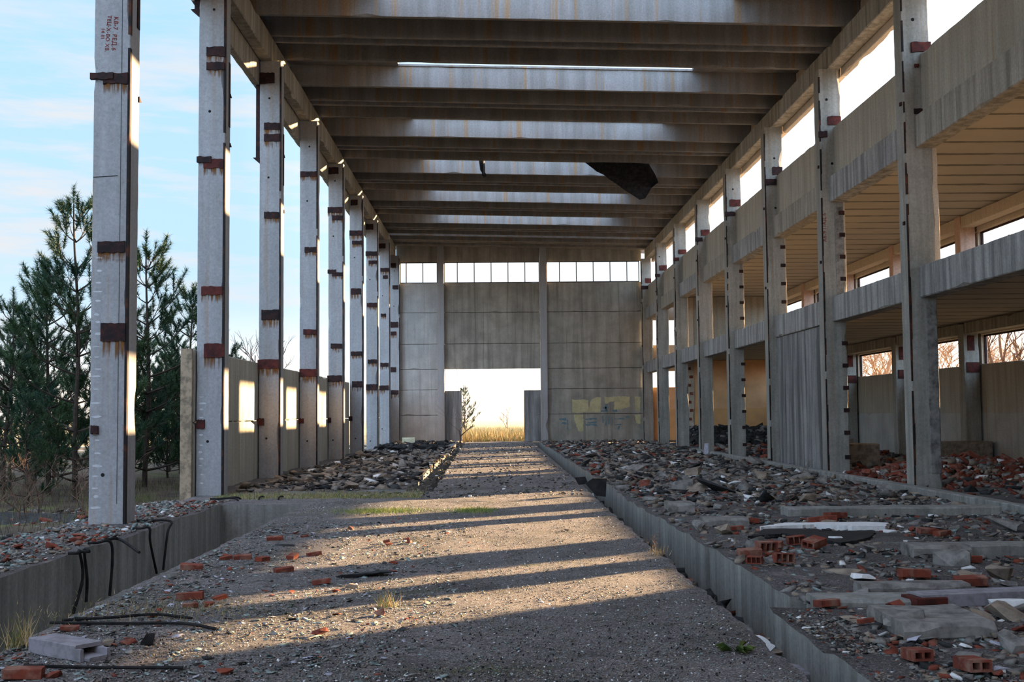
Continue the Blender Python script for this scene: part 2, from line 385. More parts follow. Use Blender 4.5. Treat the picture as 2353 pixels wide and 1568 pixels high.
# terrain outside, one mesh around the hall
def terrain():
    mb = MB()
    def patch(x0, x1, y0, y1, st, zf, mi):
        nx = max(1, round((x1 - x0) / st)); ny = max(1, round((y1 - y0) / st)); vs = []
        for j in range(ny + 1):
            for i in range(nx + 1):
                x = x0 + (x1 - x0) * i / nx; y = y0 + (y1 - y0) * j / ny; vs.append((x, y, zf(x, y)))
        mb.add(vs, [(j * (nx + 1) + i, j * (nx + 1) + i + 1, (j + 1) * (nx + 1) + i + 1, (j + 1) * (nx + 1) + i) for j in range(ny) for i in range(nx)], mi)
    f = lambda x, y: -0.12 + 0.10 * nz(x * 0.5, y * 0.5) + 0.05 * nz(x * 2, y * 2)
    g = lambda x, y: -0.10 + 0.25 * nz(x * 0.03, y * 0.03)
    patch(-26, -6.0, -16, 60, 0.5, f, 1)
    patch(-26, -6.0, 60, 66, 1.0, lambda x, y: -0.1, 1)
    patch(-400, -26, -40, 66, 12, lambda x, y: -0.12, 1)
    patch(15.2, 400, -40, 66, 12, lambda x, y: -0.12, 1)
    patch(-26, 15.2, 65.4, 100, 1.4, lambda x, y: -0.05 + 0.08 * nz(x * 0.4, y * 0.4), 0)
    patch(-400, -26, 66, 100, 12, lambda x, y: -0.12, 0); patch(15.2, 400, 66, 100, 12, lambda x, y: -0.12, 0)
    patch(-400, 400, 100, 620, 40, lambda x, y: -0.05, 0)
    patch(-400, 400, -90, -15.9, 20, lambda x, y: -0.15, 1)
    patch(-6.05, 15.3, -16.5, 65.5, 5, lambda x, y: -1.45, 1)
    struct('ground', mb, ['field', 'forest'])
    h = MB(); vs = []; n = 120
    for i in range(n + 1):
        x = -700 + 1400 * i / n; z = 9 + 9 * nz(x * 0.004, 3.1) + 3 * nz(x * 0.02, 1.1)
        vs += [(x, 600, -3), (x, 640, max(2, z)), (x, 900, max(2, z) * 1.2)]
    h.add(vs, [(3 * i + k, 3 * i + 3 + k, 3 * i + 4 + k, 3 * i + 1 + k) for i in range(n) for k in (0, 1)])
    struct('hills', h, 'hill')
terrain()

rough_slab('floor', -3.3, 1.78, -16, 20.7, 0, 1.42, 0.14, 0.012, 0.05, left=lambda y: -3.3, right=lambda y: 1.77)
rough_slab('floor', -5.8, 1.8, 20.72, 23.7, 0, 1.42, 0.2, 0.03, 0.02, left=lambda y: (-4.78 if y < 21.7 else -5.8) if y < 21.7 else -5.8, right=lambda y: 1.80)
rough_slab('floor', -1.75, 2.0, 23.72, 66.5, 0, 1.42, 0.3, 0.02, 0.05, left=lambda y: -1.28 - 0.0105 * (y - 25), right=lambda y: 1.82 + 0.004 * (y - 23))
rough_slab('floor', -5.85, -1.8, 23.72, 65.5, 0.02, 1.4, 0.3, 0.05, 0.03, ('dirt', 'side'), right=lambda y: -1.82 - 0.004 * (y - 23))
rough_slab('floor', -6.25, -4.78, -16, 21.72, 0, 1.42, 0.2, 0.03, 0.025, ('dirt', 'side'))
for (a, b, x0) in ((-16, 9.2, 2.1), (9.72, 13.42, 2.41), (13.58, 17.3, 2.39), (17.42, 22.9, 2.33), (23.0, 65.5, 2.40)):
    rough_slab('floor', x0, 8.1, a, b, 0.0, 1.42, 0.22 if b < 30 else 0.4, 0.045, 0.03, ('dirt', 'side'))
rough_slab('floor', 2.45, 8.1, 9.16, 9.76, -0.12, 1.2, 0.2, 0.05, 0.03, ('dirt', 'side'))
m = MB(); m.box(-6.0, 15.2, 65.42, 66.4, -1.45, -0.03); struct('floor', m, 'side')
rough_slab('floor', 8.1, 15.2, -16, 65.5, 0.0, 1.42, 0.4, 0.04, 0.0, ('dirt', 'side'))
def strip(y0, y1, x0, x1, z0, z1, name='trim_1'):
    m = MB(); m.bar((x0, y0, z0), (x1, y1, z1), 'y' if y1 - y0 > x1 - x0 else 'x', 0.02, 0.02, 0.3); return struct(name, m, 'side')
strip(15.0, 46.0, 7.62, 7.86, -0.1, 0.13, 'trim_1')
strip(17.05, 17.5, 4.2, 7.3, -0.1, 0.13, 'trim_2')
strip(9.2, 9.62, 2.5, 3.35, -0.2, 0.06, 'trim_3')
strip(12.3, 12.65, 4.7, 8.0, -0.1, 0.12, 'trim_4')

# ------------------------------------------------------------------ columns
def plate(root, px, mat='rust', Y=None, stain=True, thick=0.03, name='steel_plate'):
    x0, y0, x1, y1 = px; a = at_y((x0, y1), Y); b = at_y((x1, y0), Y)
    m = MB(); n = 7; w = b.x - a.x; h = b.z - a.z
    top = [(a.x + w * i / n, b.z + random.uniform(-0.012, 0.008)) for i in range(n + 1)]
    bot = [(a.x + w * i / n, a.z + random.uniform(-0.012, 0.012)) for i in range(n, -1, -1)]
    m.prism(bot[::-1] + top[::-1], Y - thick, Y + 0.02, 'y')
    o = put(name, m, mat, root)
    if stain:
        s = MB(); hh = max(0.18, h * 1.1)
        s.prism([(a.x, a.z - hh), (b.x, a.z - hh), (b.x, a.z + 0.01), (a.x, a.z + 0.01)], Y - 0.004, Y - 0.001, 'y')
        sub('rust_stain', s, 'runs', o, root)
    return o
def hole(root, px, Y, r=0.03):
    p = at_y(px, Y); m = MB()
    m.prism([(p.x + r * math.cos(t), p.z + r * math.sin(t)) for t in [k * math.pi / 5 for k in range(10)]], Y - 0.003, Y + 0.01, 'y')
    put('bolt_hole', m, 'rubber', root)
PL = {  # plates of each left column, in photo pixels measured on the front face
 0: [(238, 168, 295, 193, 1), (209, 168, 262, 183, 0), (225, 555, 288, 581, 1), (232, 743, 289, 785, 1), (210, 978, 227, 997, 0)],
 1: [(475, 108, 518, 130, 1), (475, 143, 516, 161, 1), (468, 366, 513, 387, 1), (453, 360, 486, 375, 0), (463, 658, 512, 678, 1), (469, 790, 515, 822, 1), (452, 965, 471, 985, 0)],
 2: [(598, 168, 631, 192, 0), (607, 282, 643, 298, 1), (607, 308, 643, 325, 1), (607, 487, 641, 502, 1), (601, 712, 641, 735, 1), (592, 826, 640, 848, 1), (590, 962, 607, 978, 0)],
 3: [(690, 394, 727, 406, 1), (700, 568, 728, 580, 1), (697, 757, 727, 769, 1), (688, 848, 729, 866, 1), (686, 962, 698, 973, 0)],
 4: [(755, 385, 778, 400, 0), (753, 476, 786, 489, 1), (763, 495, 787, 506, 1), (753, 620, 772, 629, 0), (763, 626, 787, 635, 1), (760, 790, 786, 801, 1), (752, 863, 786, 878, 1), (753, 960, 761, 972, 0)],
 5: [(806, 459, 822, 472, 0), (803, 530, 833, 542, 1), (809, 553, 833, 562, 1), (806, 663, 830, 677, 1), (806, 808, 832, 818, 1), (809, 876, 833, 890, 1), (801, 957, 810, 968, 0)],
 6: [(838, 515, 858, 528, 0), (840, 578, 866, 588, 1), (847, 599, 866, 607, 1), (843, 696, 866, 706, 1), (845, 826, 866, 836, 1), (841, 883, 866, 897, 1)],
 7: [(871, 560, 886, 571, 0), (874, 616, 894, 625, 1), (880, 633, 891, 641, 0), (875, 721, 887, 728, 1), (874, 834, 893, 843, 1), (871, 886, 893, 897, 1)],
 8: [(898, 605, 910, 616, 0), (902, 656, 915, 665, 0), (897, 740, 915, 753, 0), (898, 762, 911, 771, 1), (898, 844, 910, 855, 0), (898, 897, 916, 907, 1)]}
HL = {0: [(236, 1092)], 1: [(492, 22), (482, 256), (477, 1015)], 2: [(619, 226), (617, 408), (612, 1008)], 3: [(711, 337), (706, 462), (706, 1014)], 4: [(770, 416), (766, 543), (765, 1012)],
      5: [(815, 592), (817, 1008)], 6: [(850, 643), (851, 1014)], 7: [(879, 680), (878, 986)], 8: [(906, 623), (905, 704)]}
DESC = ['nearest column of the left row, red stencilled letters and rusty plates, standing alone by the open pit',
        'second column of the left row, orange rust runs, standing where the low left wall begins',
        'third column of the left row, peeling band midway and red plates, base behind grass',
        'fourth column of the left row, four dark plates with rust runs, low wall on both sides',
        'fifth column of the left row, pairs of stepped plates near the top',
        'sixth column of the left row, rust plates, last column before the gap in the low wall',
        'seventh column of the left row, bluish down to its foot, no wall beside it',
        'eighth column of the left row, blue-grey, standing over black felt debris',
        'ninth and farthest column of the left row, in the corner at the end wall']
for k in range(9):
    y = Y1 + BAY * k
    root = empty('concrete_column', ((LX0 + LX1) / 2, y + 0.22, 0), DESC[k], 'column', 'columns of the left row')
    m = MB(); m.bar((LX0, y, -0.25), (LX1, y + 0.46, 10.36), 'z', 0.014, 0.012, 0.17)
    put('shaft', m, 'col', root)
    m = MB(); seg = [(0.0, 6.9), (7.1, 10.2)]
    for a, b in seg: m.box(LX1 - 0.03, LX1 + 0.006, y - 0.008, y + 0.07, a, b)
    put('corner_angle', m, 'angle', root)
    for (a, b, c, d, s) in PL[k]: plate(root, (a, b, c, d), 'rustred' if random.random() < 0.4 and k < 4 and k > 0 else 'rust', y, bool(s), 0.05 if not s else 0.03)
    for p in HL[k]: hole(root, p, y, 0.028)
    if k < 3:   # rusty welded tabs on the inner side
        m = MB()
        for z in ((6.2, 8.4), (7.9, 6.9), (8.0, 6.6))[k]:
            m.prism([(y + 0.40, z), (y + 0.52, z + 0.03), (y + 0.40, z + 0.09)], LX1 - 0.01, LX1 + 0.02, 'x')
        m.box(LX1 - 0.004, LX1 + 0.012, y + 0.30, y + 0.42, 7.3, 8.6)
        put('weld_plate', m, 'rust', root)
    if k in (1, 2):   # steel channel hanging on the outer side
        m = MB(); z0 = 9.55 if k == 1 else 7.9
        m.box(LX0 - 0.10, LX0 - 0.02, y + 0.02, y + 0.10, z0, 11.2); m.box(LX0 - 0.02, LX0 + 0.0, y + 0.02, y + 0.3, z0, 11.2)
        m.prism([(LX0 - 0.17, z0 + 0.03), (LX0, z0 - 0.12), (LX0, z0 + 0.04)], y + 0.0, y + 0.12, 'y')
        put('steel_channel', m, 'rust', root)
    if k == 0:
        m = MB()
        m.tube([(LX0 + 0.01, y - 0.003, 5.0), (LX0 + 0.36, y - 0.004, 5.02)], 0.006, 4); m.tube([(LX0 + 0.4, y - 0.003, 0.3), (LX0 + 0.4, y - 0.003, 9.5)], 0.004, 4)
        put('casting_seam', m, 'stonedark', root)
    if k < 2:   # pale scuffed marks climbing the outer half of the front
        m = MB(); z = 0.25
        while z < (3.9 if k == 0 else 2.0):
            x = LX0 + 0.09 + random.uniform(-0.01, 0.03); w_ = random.uniform(0.03, 0.075); h_ = random.uniform(0.008, 0.022)
            m.prism([(x + w_ * math.cos(t) + random.uniform(-.006, .006), z + h_ * math.sin(t) + random.uniform(-.004, .004)) for t in [q * math.pi / 5 for q in range(10)]], y - 0.0025, y, 'y'); z += random.uniform(0.10, 0.2)
        put('pale_scuffs', m, 'cream' if False else 'scuff', root)
    if k == 0: COL1 = root

def letters(body, px, Y, size, rot, root, name='stencil_lettering'):
    cu = bpy.data.curves.new(name, 'FONT'); cu.body = body; cu.size = size; cu.extrude = 0.001; cu.space_character = 1.12
    cu.offset = 0.0012
    tmp = bpy.data.objects.new('t', cu); C.objects.link(tmp)
    bpy.context.view_layer.update()
    me = bpy.data.meshes.new_from_object(tmp.evaluated_get(bpy.context.evaluated_depsgraph_get()))
    bpy.data.objects.remove(tmp)
    p = at_y(px, Y); R = Matrix.Rotation(math.radians(90), 4, 'X') @ Matrix.Rotation(rot, 4, 'Z')
    me.transform(Matrix.Translation((p.x - root.location.x, Y - 0.004 - root.location.y, p.z - root.location.z)) @ R)
    me.materials.clear(); me.materials.append(MT['redpaint'])
    o = bpy.data.objects.new(name, me); C.objects.link(o); o.parent = root; return o
for b, px, s in (('KB-7  PE\u0414.6', (263, 38), 0.088), ('TE\u0426-X-BO XB.', (248, 35), 0.078), ('14 III', (234, 64), 0.07)):
    letters(b, px, Y1, s, math.radians(-94), COL1)

# right row
RD = {1: 'nearest column of the right row, tall pale lit edge and ragged red plate at the top, beside the brick heap',
      2: 'second column of the right row, red stencil letters and a ladder of rusty ties down its right side',
      3: 'third column of the right row, standing at the left edge of the sooty closed bay',
      4: 'fourth column of the right row, rusty ties on its right side, rubble at its foot',
      5: 'fifth column of the right row, smooth with a blue-white edge, sunlit room behind',
      6: 'sixth column of the right row, blackened lower half',
      7: 'seventh column of the right row, narrow, sky holes beside it',
      8: 'eighth and farthest column of the right row, in the corner at the end wall',
      0: 'column of the right row beside the camera', -1: 'column of the right row behind the camera side'}
RP = {1: [(2093, 97, 2137, 120, 'rustred'), (2101, 148, 2110, 155, 'rustred'), (2100, 250, 2130, 262, 'rust')],
      2: [(1902, 268, 1931, 288, 'rustred'), (1881, 302, 1900, 316, 'rust')],
      3: [(1775, 384, 1797, 402, 'rust'), (1757, 412, 1783, 426, 'rust')],
      4: [(1677, 459, 1701, 475, 'rustred'), (1666, 487, 1688, 497, 'rust')],
      5: [(1611, 528, 1630, 542, 'rustred'), (1598, 546, 1614, 555, 'rust')],
      6: [(1559, 574, 1577, 584, 'rustred'), (1548, 592, 1560, 600, 'rustred')],
      7: [(1515, 610, 1532, 622, 'rustred'), (1505, 630, 1516, 636, 'rust')],
      8: [(1483, 640, 1496, 651, 'rustred'), (1473, 657, 1488, 665, 'rust')]}
RHO = {1: [(2097, 45), (2143, 1062)], 2: [(1899, 229), (1912, 376)], 3: [(1779, 364), (1782, 478)], 4: [(1684, 435)], 5: [(1625, 602)], 7: [(1515, 590)]}
for k in range(1, 9):
    y = Y1 + BAY * k
    root = empty('concrete_column', ((RX0 + RX1) / 2, y + 0.22, 0), RD.get(k, RD[0]), 'column', 'columns of the right row')
    m = MB(); m.bar((RX0, y, -0.1), (RX1, y + 0.46, 10.09), 'z', 0.016, 0.014, 0.17)
    put('shaft', m, 'colr', root)
    m = MB()
    for i in range(24):
        a = 0.05 + i * 0.41; wj = 0.018 + 0.022 * random.random()
        m.box(RX0 - 0.005, RX0 + wj, y - 0.006, y + 0.03, a, a + (0.41 if random.random() < 0.75 else 0.22))
    put('corner_angle', m, 'angle', root)
    m = MB(); m.bar((RX1 - 0.02, y + 0.02, 4.36), (RX1 + (0.11 if k == 1 else 0.05), y + 0.44, 6.72), 'z', 0.008, 0.02, 0.15)
    put('painted_edge', m, 'peach', root)
    for (a, b, c, d, mt) in RP.get(k, []): plate(root, (a, b, c, d), mt, y, False, 0.05)
    for p in RHO.get(k, []): hole(root, p, y, 0.035)
    if k in (2, 4, 3):
        for z in [0.35, 0.95, 1.5, 2.05, 2.6, 3.15] + [4.75, 5.3, 5.85, 6.4]:
            if k == 3 and z < 4: continue
            t = MB(); t.box(RX1 - 0.12, RX1 + 0.02, y - 0.03, y + 0.05, z, z + 0.10); put('wall_tie', t, 'rust', root)
    if k in (1, 2):
        t = MB(); t.bar((RX1 - 0.22, y - 0.02, 0.3 if k == 1 else 4.4), (RX1 - 0.01, y + 0.02, 3.6 if k == 1 else 6.6), 'z', 0.012, 0.03, 0.12); put('mortar_patch', t, 'stone', root)
    for z in (5.2, 7.6):
        t = MB(); t.box(RX0 - 0.03, RX0 + 0.02, y + 0.1, y + 0.18, z, z + 0.07); put('bolt', t, 'rust', root)
    if k == 2:
        letters('A6-9 \u041fA\u0414.6', (1899, 556), y, 0.125, math.radians(90), root)

# ------------------------------------------------------------------ longitudinal beams, roof, outer fascia
OX = 14.5
for k in range(0, 8):
    y0 = Y1 + BAY * k + 0.25; y1 = y0 + 5.97
    vis = k >= 0
    nm = ('bay %s from the camera' % ORD[k]) if vis else 'bay above the camera'
    m = MB(); m.bar((-5.8, y0, 10.36), (-5.5, y1, 10.97), 'y', 0.02, 0.012, 0.3)
    o = put('roof_beam', m, 'beam'); tag(o, 'streaked concrete edge beam on the left columns, %s' % nm, 'beam', 'left roof beams')
    m = MB(); m.bar((8.35, y0, 10.09), (8.7, y1, 10.64), 'y', 0.02, 0.012, 0.3)
    o = put('roof_beam', m, 'beam'); tag(o, 'streaked concrete edge beam on the right columns, %s' % nm, 'beam', 'right roof beams')
    m = MB(); m.bar((-5.98, y0 - 0.2, 9.76), (-5.81, y1 - 0.24, 11.55), 'y', 0.015, 0.02, 0.3)
    o = put('fascia_panel', m, 'beam'); tag(o, 'concrete fascia panel outside the left edge beam, %s' % nm, 'panel', 'left fascia panels')
    m = MB(); m.bar((8.71, y0 - 0.2, 9.9), (8.86, y1 - 0.24, 11.35), 'y', 0.015, 0.02, 0.3)
    o = put('fascia_panel', m, 'peach'); tag(o, 'concrete fascia panel outside the right edge beam, %s' % nm, 'panel', 'right fascia panels')
SL = -0.0236
def zr(x): return 10.97 + SL * (x + 5.5)
def roof_panel(y0, y1, webs, label, grp):
    xa, xb = -5.85, 8.75; root = empty('double_tee_roof_panel', (1.4, (y0 + y1) / 2, zr(1.4)), label, 'roof panel', grp)
    m = MB(); z = 0.60
    m.bar((xa, y0, zr(xa) + z), (xb, y1, zr(xa) + z + 0.06), 'x', 0.008, 0.01, 0.35, SL); put('flange', m, 'roof', root)
    for w_ in webs:
        m = MB(); m.bar((xa + 0.06, w_, zr(xa + .06)), (xb - 0.06, w_ + 0.14, zr(xa + .06) + 0.62), 'x', 0.008, 0.006, 0.35, SL); put('web', m, 'roof', root)
m = MB()
for k in range(-6, 0):
    y = Y1 + BAY * k
    for x0, x1, zt in ((LX0, LX1, 10.36), (RX0, RX1, 10.09)): m.bar((x0, y, -0.2), (x1, y + 0.46, zt), 'z')
    m.bar((-5.8, y + 0.25, 10.36), (-5.5, y + 6.22, 10.97), 'y'); m.bar((8.35, y + 0.25, 10.09), (8.7, y + 6.22, 10.64), 'y')
    m.bar((8.35, y + 0.44, 3.74), (8.74, y + 6, 4.36), 'y'); m.bar((8.35, y + 0.44, 6.72), (8.74, y + 6, 7.36), 'y'); m.bar((8.5, y + 0.44, 7.37), (8.66, y + 6, 8.62), 'y')
    m.bar((OX, y, 0), (OX + 0.2, y + 6, 5.2), 'y'); m.bar((OX, y, 6.88), (OX + 0.2, y + 6, 8.3), 'y'); m.bar((13.98, y, 0), (14.44, y + 0.42, 7.34), 'z')
m.bar((RX0, Y1, -0.1), (RX1, Y1 + 0.46, 10.09), 'z')
struct('wall_rear', m, 'beam')
m = MB(); m.bar((-6.0, -16.2, 0), (14.7, -16.0, 11.3), 'x', 0.02, 0.01, 1.0); struct('wall_front', m, 'wall')
def tee(m, y0, y1, webs):
    xa, xb = -5.85, 8.75; m.bar((xa, y0, zr(xa) + 0.60), (xb, y1, zr(xa) + 0.66), 'x', 0.008, 0.01, 0.6, SL)
    for w_ in webs: m.bar((xa + 0.06, w_, zr(xa + .06)), (xb - 0.06, w_ + 0.14, zr(xa + .06) + 0.62), 'x', 0.008, 0.006, 0.6, SL)
for k in range(-7, -2):
    c = 22.93 + BAY * k; m = MB()
    tee(m, c + 4.24, c + 6.12, (c + 4.30, c + 5.84)); tee(m, c + 6.15, c + 8.0, (c + 6.37, c + 7.82))
    for xa, xb in ((-5.85, -2.7), (5.7, 8.75)): m.bar((xa, c + 8.02, zr(xa) + 0.58), (xb, c + 10.22, zr(xa) + 0.66), 'x', 0.01, 0.012, 0.3, SL)
    struct('ceiling', m, 'roof')
for k in range(-2, 7):
    c = 22.93 + BAY * k
    pos = 'in the %s row of ribs from the camera' % ORD[k + 2]
    roof_panel(c + 4.24, c + 6.12, (c + 4.30, c + 5.84), 'ribbed roof panel just behind a skylight slot, pale lit rib, %s' % pos, 'lit ribbed roof panels')
    roof_panel(c + 6.15, c + 8.0, (c + 6.37, c + 7.82), 'dark ribbed roof panel just before a skylight slot, %s' % pos, 'dark ribbed roof panels')
    if k < 5:
        for xa, xb in ((-5.85, -2.7), (5.7, 8.75)):
            m = MB(); m.bar((xa, c + 8.02, zr(xa) + 0.58), (xb, c + 10.22, zr(xa) + 0.66), 'x', 0.01, 0.012, 0.3, SL)
            o = put('roof_plank', m, 'roof'); tag(o, 'flat roof plank closing the %s end of a skylight slot, %s' % ('left' if xa < 0 else 'right', pos), 'roof plank', 'roof planks at the slot ends')
roof_panel(61.2, 63.3, (61.4, 62.95), 'last ribbed roof panel but one before the end wall', 'ribbed panels at the end wall')
roof_panel(63.35, 65.6, (63.6, 65.1), 'ribbed roof panel touching the end wall', 'ribbed panels at the end wall')

# hanging felt
def sheet(name, pts, thick, mat, label, cat, axis='y', group=None, jag=0.03):
    """pts: outline of 3D points on a roughly flat sheet, extruded by thick"""
    P = [Vector(p) for p in pts]; Q = []
    for i, p in enumerate(P):
        q = P[(i + 1) % len(P)]; n = max(1, int((q - p).length / 0.25))
        for j in range(n):
            t = p.lerp(q, j / n); Q.append(t + Vector((random.uniform(-jag, jag), 0, random.uniform(-jag, jag))) if j else p)
    off = {'y': Vector((0, thick, 0)), 'z': Vector((0, 0, thick)), 'x': Vector((thick, 0, 0))}[axis]
    m = MB(); n = len(Q)
    m.add(Q + [q + off for q in Q], [tuple(range(n)), tuple(range(n, 2 * n))[::-1]] + [(i, n + i, n + (i + 1) % n, (i + 1) % n) for i in range(n)])
    return tag(put(name, m, mat), label, cat, group)
def felt(name, top, bottom_px, Yt, label):
    pts = [at_y((px, py), Yt - (0.6 if py > 400 else 0.0)) for px, py in bottom_px]
    return sheet(name, pts, 0.03, 'black', label, 'roofing felt')
felt('roofing_felt', 0, [(1290, 338), (1330, 366), (1400, 412), (1440, 440), (1470, 459), (1483, 456), (1497, 432), (1513, 419), (1505, 400), (1488, 372), (1482, 338)], 43.05, 'large torn black felt sheet hanging from a roof slot on the right')
felt('roofing_felt', 0, [(1096, 338), (1100, 366), (1103, 390), (1108, 404), (1112, 408), (1118, 404), (1115, 385), (1108, 338)], 43.05, 'narrow strip of black felt hanging from a roof slot near the centre')

# ------------------------------------------------------------------ left low wall
def panel(name, lo, hi, ax, mat, label, group, cat='wall panel', ch=0.012, jit=0.012):
    m = MB(); m.bar(lo, hi, ax, ch, jit, 0.3); o = put(name, m, mat); tag(o, label, cat, group); return o
for k in (1, 2, 3, 4, 7):
    y0 = Y1 + BAY * k; rel = ORD[k] + ' and ' + ORD[k + 1]
    panel('wall_panel', (-6.02, y0 + 0.01 - (0 if k > 1 else 0.1), -0.1), (-5.82, y0 + 5.98, 1.41), 'y', 'parapet', 'lower panel of the low left wall between the %s columns' % rel, 'low left wall panels')
    panel('wall_panel', (-6.02, y0 + 0.01 - (0 if k > 1 else 0.1), 1.43), (-5.82, y0 + 5.98, 2.84), 'y', 'parapet', 'upper panel of the low left wall between the %s columns' % rel, 'low left wall panels')

m = MB(); m.bar((-6.05, 22.70, -0.1), (-5.83, 22.80, 2.84), 'z', 0.01, 0.02, 0.15); tag(put('wall_end_strip', m, 'wood'), 'crumbling brown end of the low left wall beside the second left column', 'wall end')
# ------------------------------------------------------------------ end wall
YE = 65.5
wb = empty('wall_back', (1.4, YE, 0), kind='structure')
rows_full = [(0.0, 1.50), (1.52, 2.90), (2.92, 4.04), (4.06, 5.45), (5.47, 7.20), (7.22, 8.86)]
def wp(x0, x1, z0, z1, mat): 
    m = MB(); m.bar((x0, YE, z0), (x1, YE + 0.2, z1), 'x', 0.012, 0.014, 0.3); return put('wall_panel', m, mat, wb)
for i, (a, b) in enumerate(rows_full):
    wp(-5.5, -3.2, a, b, 'wallb'); wp(2.88, 8.2, a, b, 'wall')
    if i >= 3: wp(-2.84, 2.5, a, b, 'wall')
    m = MB()
for i, (a, b) in enumerate(((0.0, 1.475), (1.465, 2.85))):
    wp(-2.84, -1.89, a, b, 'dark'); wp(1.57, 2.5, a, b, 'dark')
for x0, x1 in ((-5.5, -3.2), (-2.84, 2.5), (2.88, 8.2)): wp(x0, x1, 10.05, 11.35, 'wall')
# dark mortar seams are gaps; a recessed backing closes them
m = MB(); m.box(-5.5, -3.2, YE + 0.2, YE + 0.24, 0, 8.8); m.box(2.88, 8.2, YE + 0.2, YE + 0.24, 0, 8.8); m.box(-2.8, 2.5, YE + 0.2, YE + 0.24, 4.1, 8.8); put('backing', m, 'stonedark', wb)
for nm, x0, x1, lab in (('a', -3.2, -2.83, 'slim concrete post left of the doorway in the end wall'), ('b', 2.5, 2.88, 'slim concrete post right of the doorway in the end wall')):
    m = MB(); m.bar((x0, YE - 0.32, -0.05), (x1, YE - 0.004, 10.9), 'z', 0.015, 0.01, 0.2); o = put('concrete_post', m, 'col'); tag(o, lab, 'post')
# ribbon windows
for i, (x0, x1, n) in enumerate(((-5.3, -3.2, 2), (-2.84, 2.5, 6), (2.88, 8.1, 6))):
    r = empty('window_%d' % (i + 1), ((x0 + x1) / 2, YE, 8.87), kind='structure')
    m = MB(); t = 0.045
    m.box(x0, x1, YE + 0.05, YE + 0.11, 8.87, 8.87 + t); m.box(x0, x1, YE + 0.05, YE + 0.11, 10.05 - t, 10.05); m.box(x0, x0 + t, YE + 0.05, YE + 0.11, 8.87, 10.05); m.box(x1 - t, x1, YE + 0.05, YE + 0.11, 8.87, 10.05)
    put('window_frame', m, 'frame', r)
    step = 0.945
    for j in range(1, n if n > 2 else 3):
        x = (x0 - 0.2 + step * j) if n > 2 else (-5.3 + 0.35 + 0.93 * (j - 1))
        m = MB(); m.box(x - 0.022, x + 0.022, YE + 0.05, YE + 0.10, 8.9, 10.02); put('mullion', m, 'frame', r)
# painted patches on the right bay of the end wall
def patch_paint(px_poly, mat, name):
    pts = []
    P = [at_y(p, YE) for p in px_poly]
    for i, p in enumerate(P):
        q = P[(i + 1) % len(P)]; n = max(2, int((q - p).length / 0.09))
        for j in range(n):
            t = p.lerp(q, j / n); pts.append((t.x + random.uniform(-0.03, 0.03), t.z + random.uniform(-0.03, 0.03)))
    m = MB(); m.prism(pts, YE - 0.006, YE - 0.002, 'y'); put(name, m, mat, wb)
for poly in ([(1315, 918), (1352, 920), (1353, 948), (1316, 949)], [(1356, 922), (1372, 913), (1380, 912), (1380, 947), (1352, 948)], [(1388, 912), (1446, 911), (1447, 936), (1410, 943), (1412, 922), (1392, 928)],
             [(1458, 912), (1471, 911), (1471, 947), (1460, 944)], [(1318, 953), (1340, 953), (1341, 990), (1330, 992), (1322, 972)], [(1458, 954), (1472, 954), (1472, 975), (1462, 972)]):
    patch_paint(poly, 'yellow', 'paint_patch')
for (x, y, w_, h_) in ((1285, 962, 16, 4), (1290, 972, 12, 3), (1303, 966, 3, 22), (1345, 962, 26, 3), (1350, 970, 22, 3), (1346, 976, 25, 3), (1384, 955, 3, 16), (1391, 958, 3, 20), (1398, 955, 3, 20), (1405, 960, 3, 18),
                       (1412, 962, 22, 3), (1413, 975, 14, 3), (1420, 980, 4, 8), (1408, 942, 10, 4), (1385, 936, 14, 4), (1380, 944, 16, 3), (1390, 930, 5, 14), (1437, 958, 8, 3)):
    patch_paint([(x, y), (x + w_, y - 1), (x + w_, y + h_), (x, y + h_)], 'blue', 'spray_mark')

# ------------------------------------------------------------------ right building
def col_y(k): return Y1 + BAY * k
for k in range(0, 8):
    y0, y1 = col_y(k) + 0.46, col_y(k + 1)
    vis = 'between the %s and %s right columns' % (ORD[k - 1], ORD[k]) if k >= 1 else ('nearest the camera' if k == 0 else 'beside the camera')
    panel('floor_beam', (8.35, y0 - 0.02 if k != 99 else 0, 3.74), (8.74, y1, 4.36), 'y', 'floorbeam', 'rain streaked first floor edge beam %s' % vis, 'first floor beams', 'beam', 0.02, 0.03)
    panel('floor_beam', (8.35, y0 - 0.02, 6.72), (8.74, y1, 7.36), 'y', 'floorbeam' if k % 2 else 'beam', 'upper edge beam carrying the parapet panel %s' % vis, 'upper floor beams', 'beam', 0.02, 0.02)
    panel('parapet_panel', (8.5, y0 - 0.02, 7.37), (8.66, y1, 8.62), 'y', 'parapet', 'streaked olive parapet panel %s' % vis, 'parapet panels')
# closed bay between right columns 2 and 3
panel('wall_panel', (8.40, col_y(2) + 0.46, 0.0), (8.60, col_y(3), 3.73), 'y', 'dark', 'tall soot streaked panel closing the bay between the second and third right columns', None)
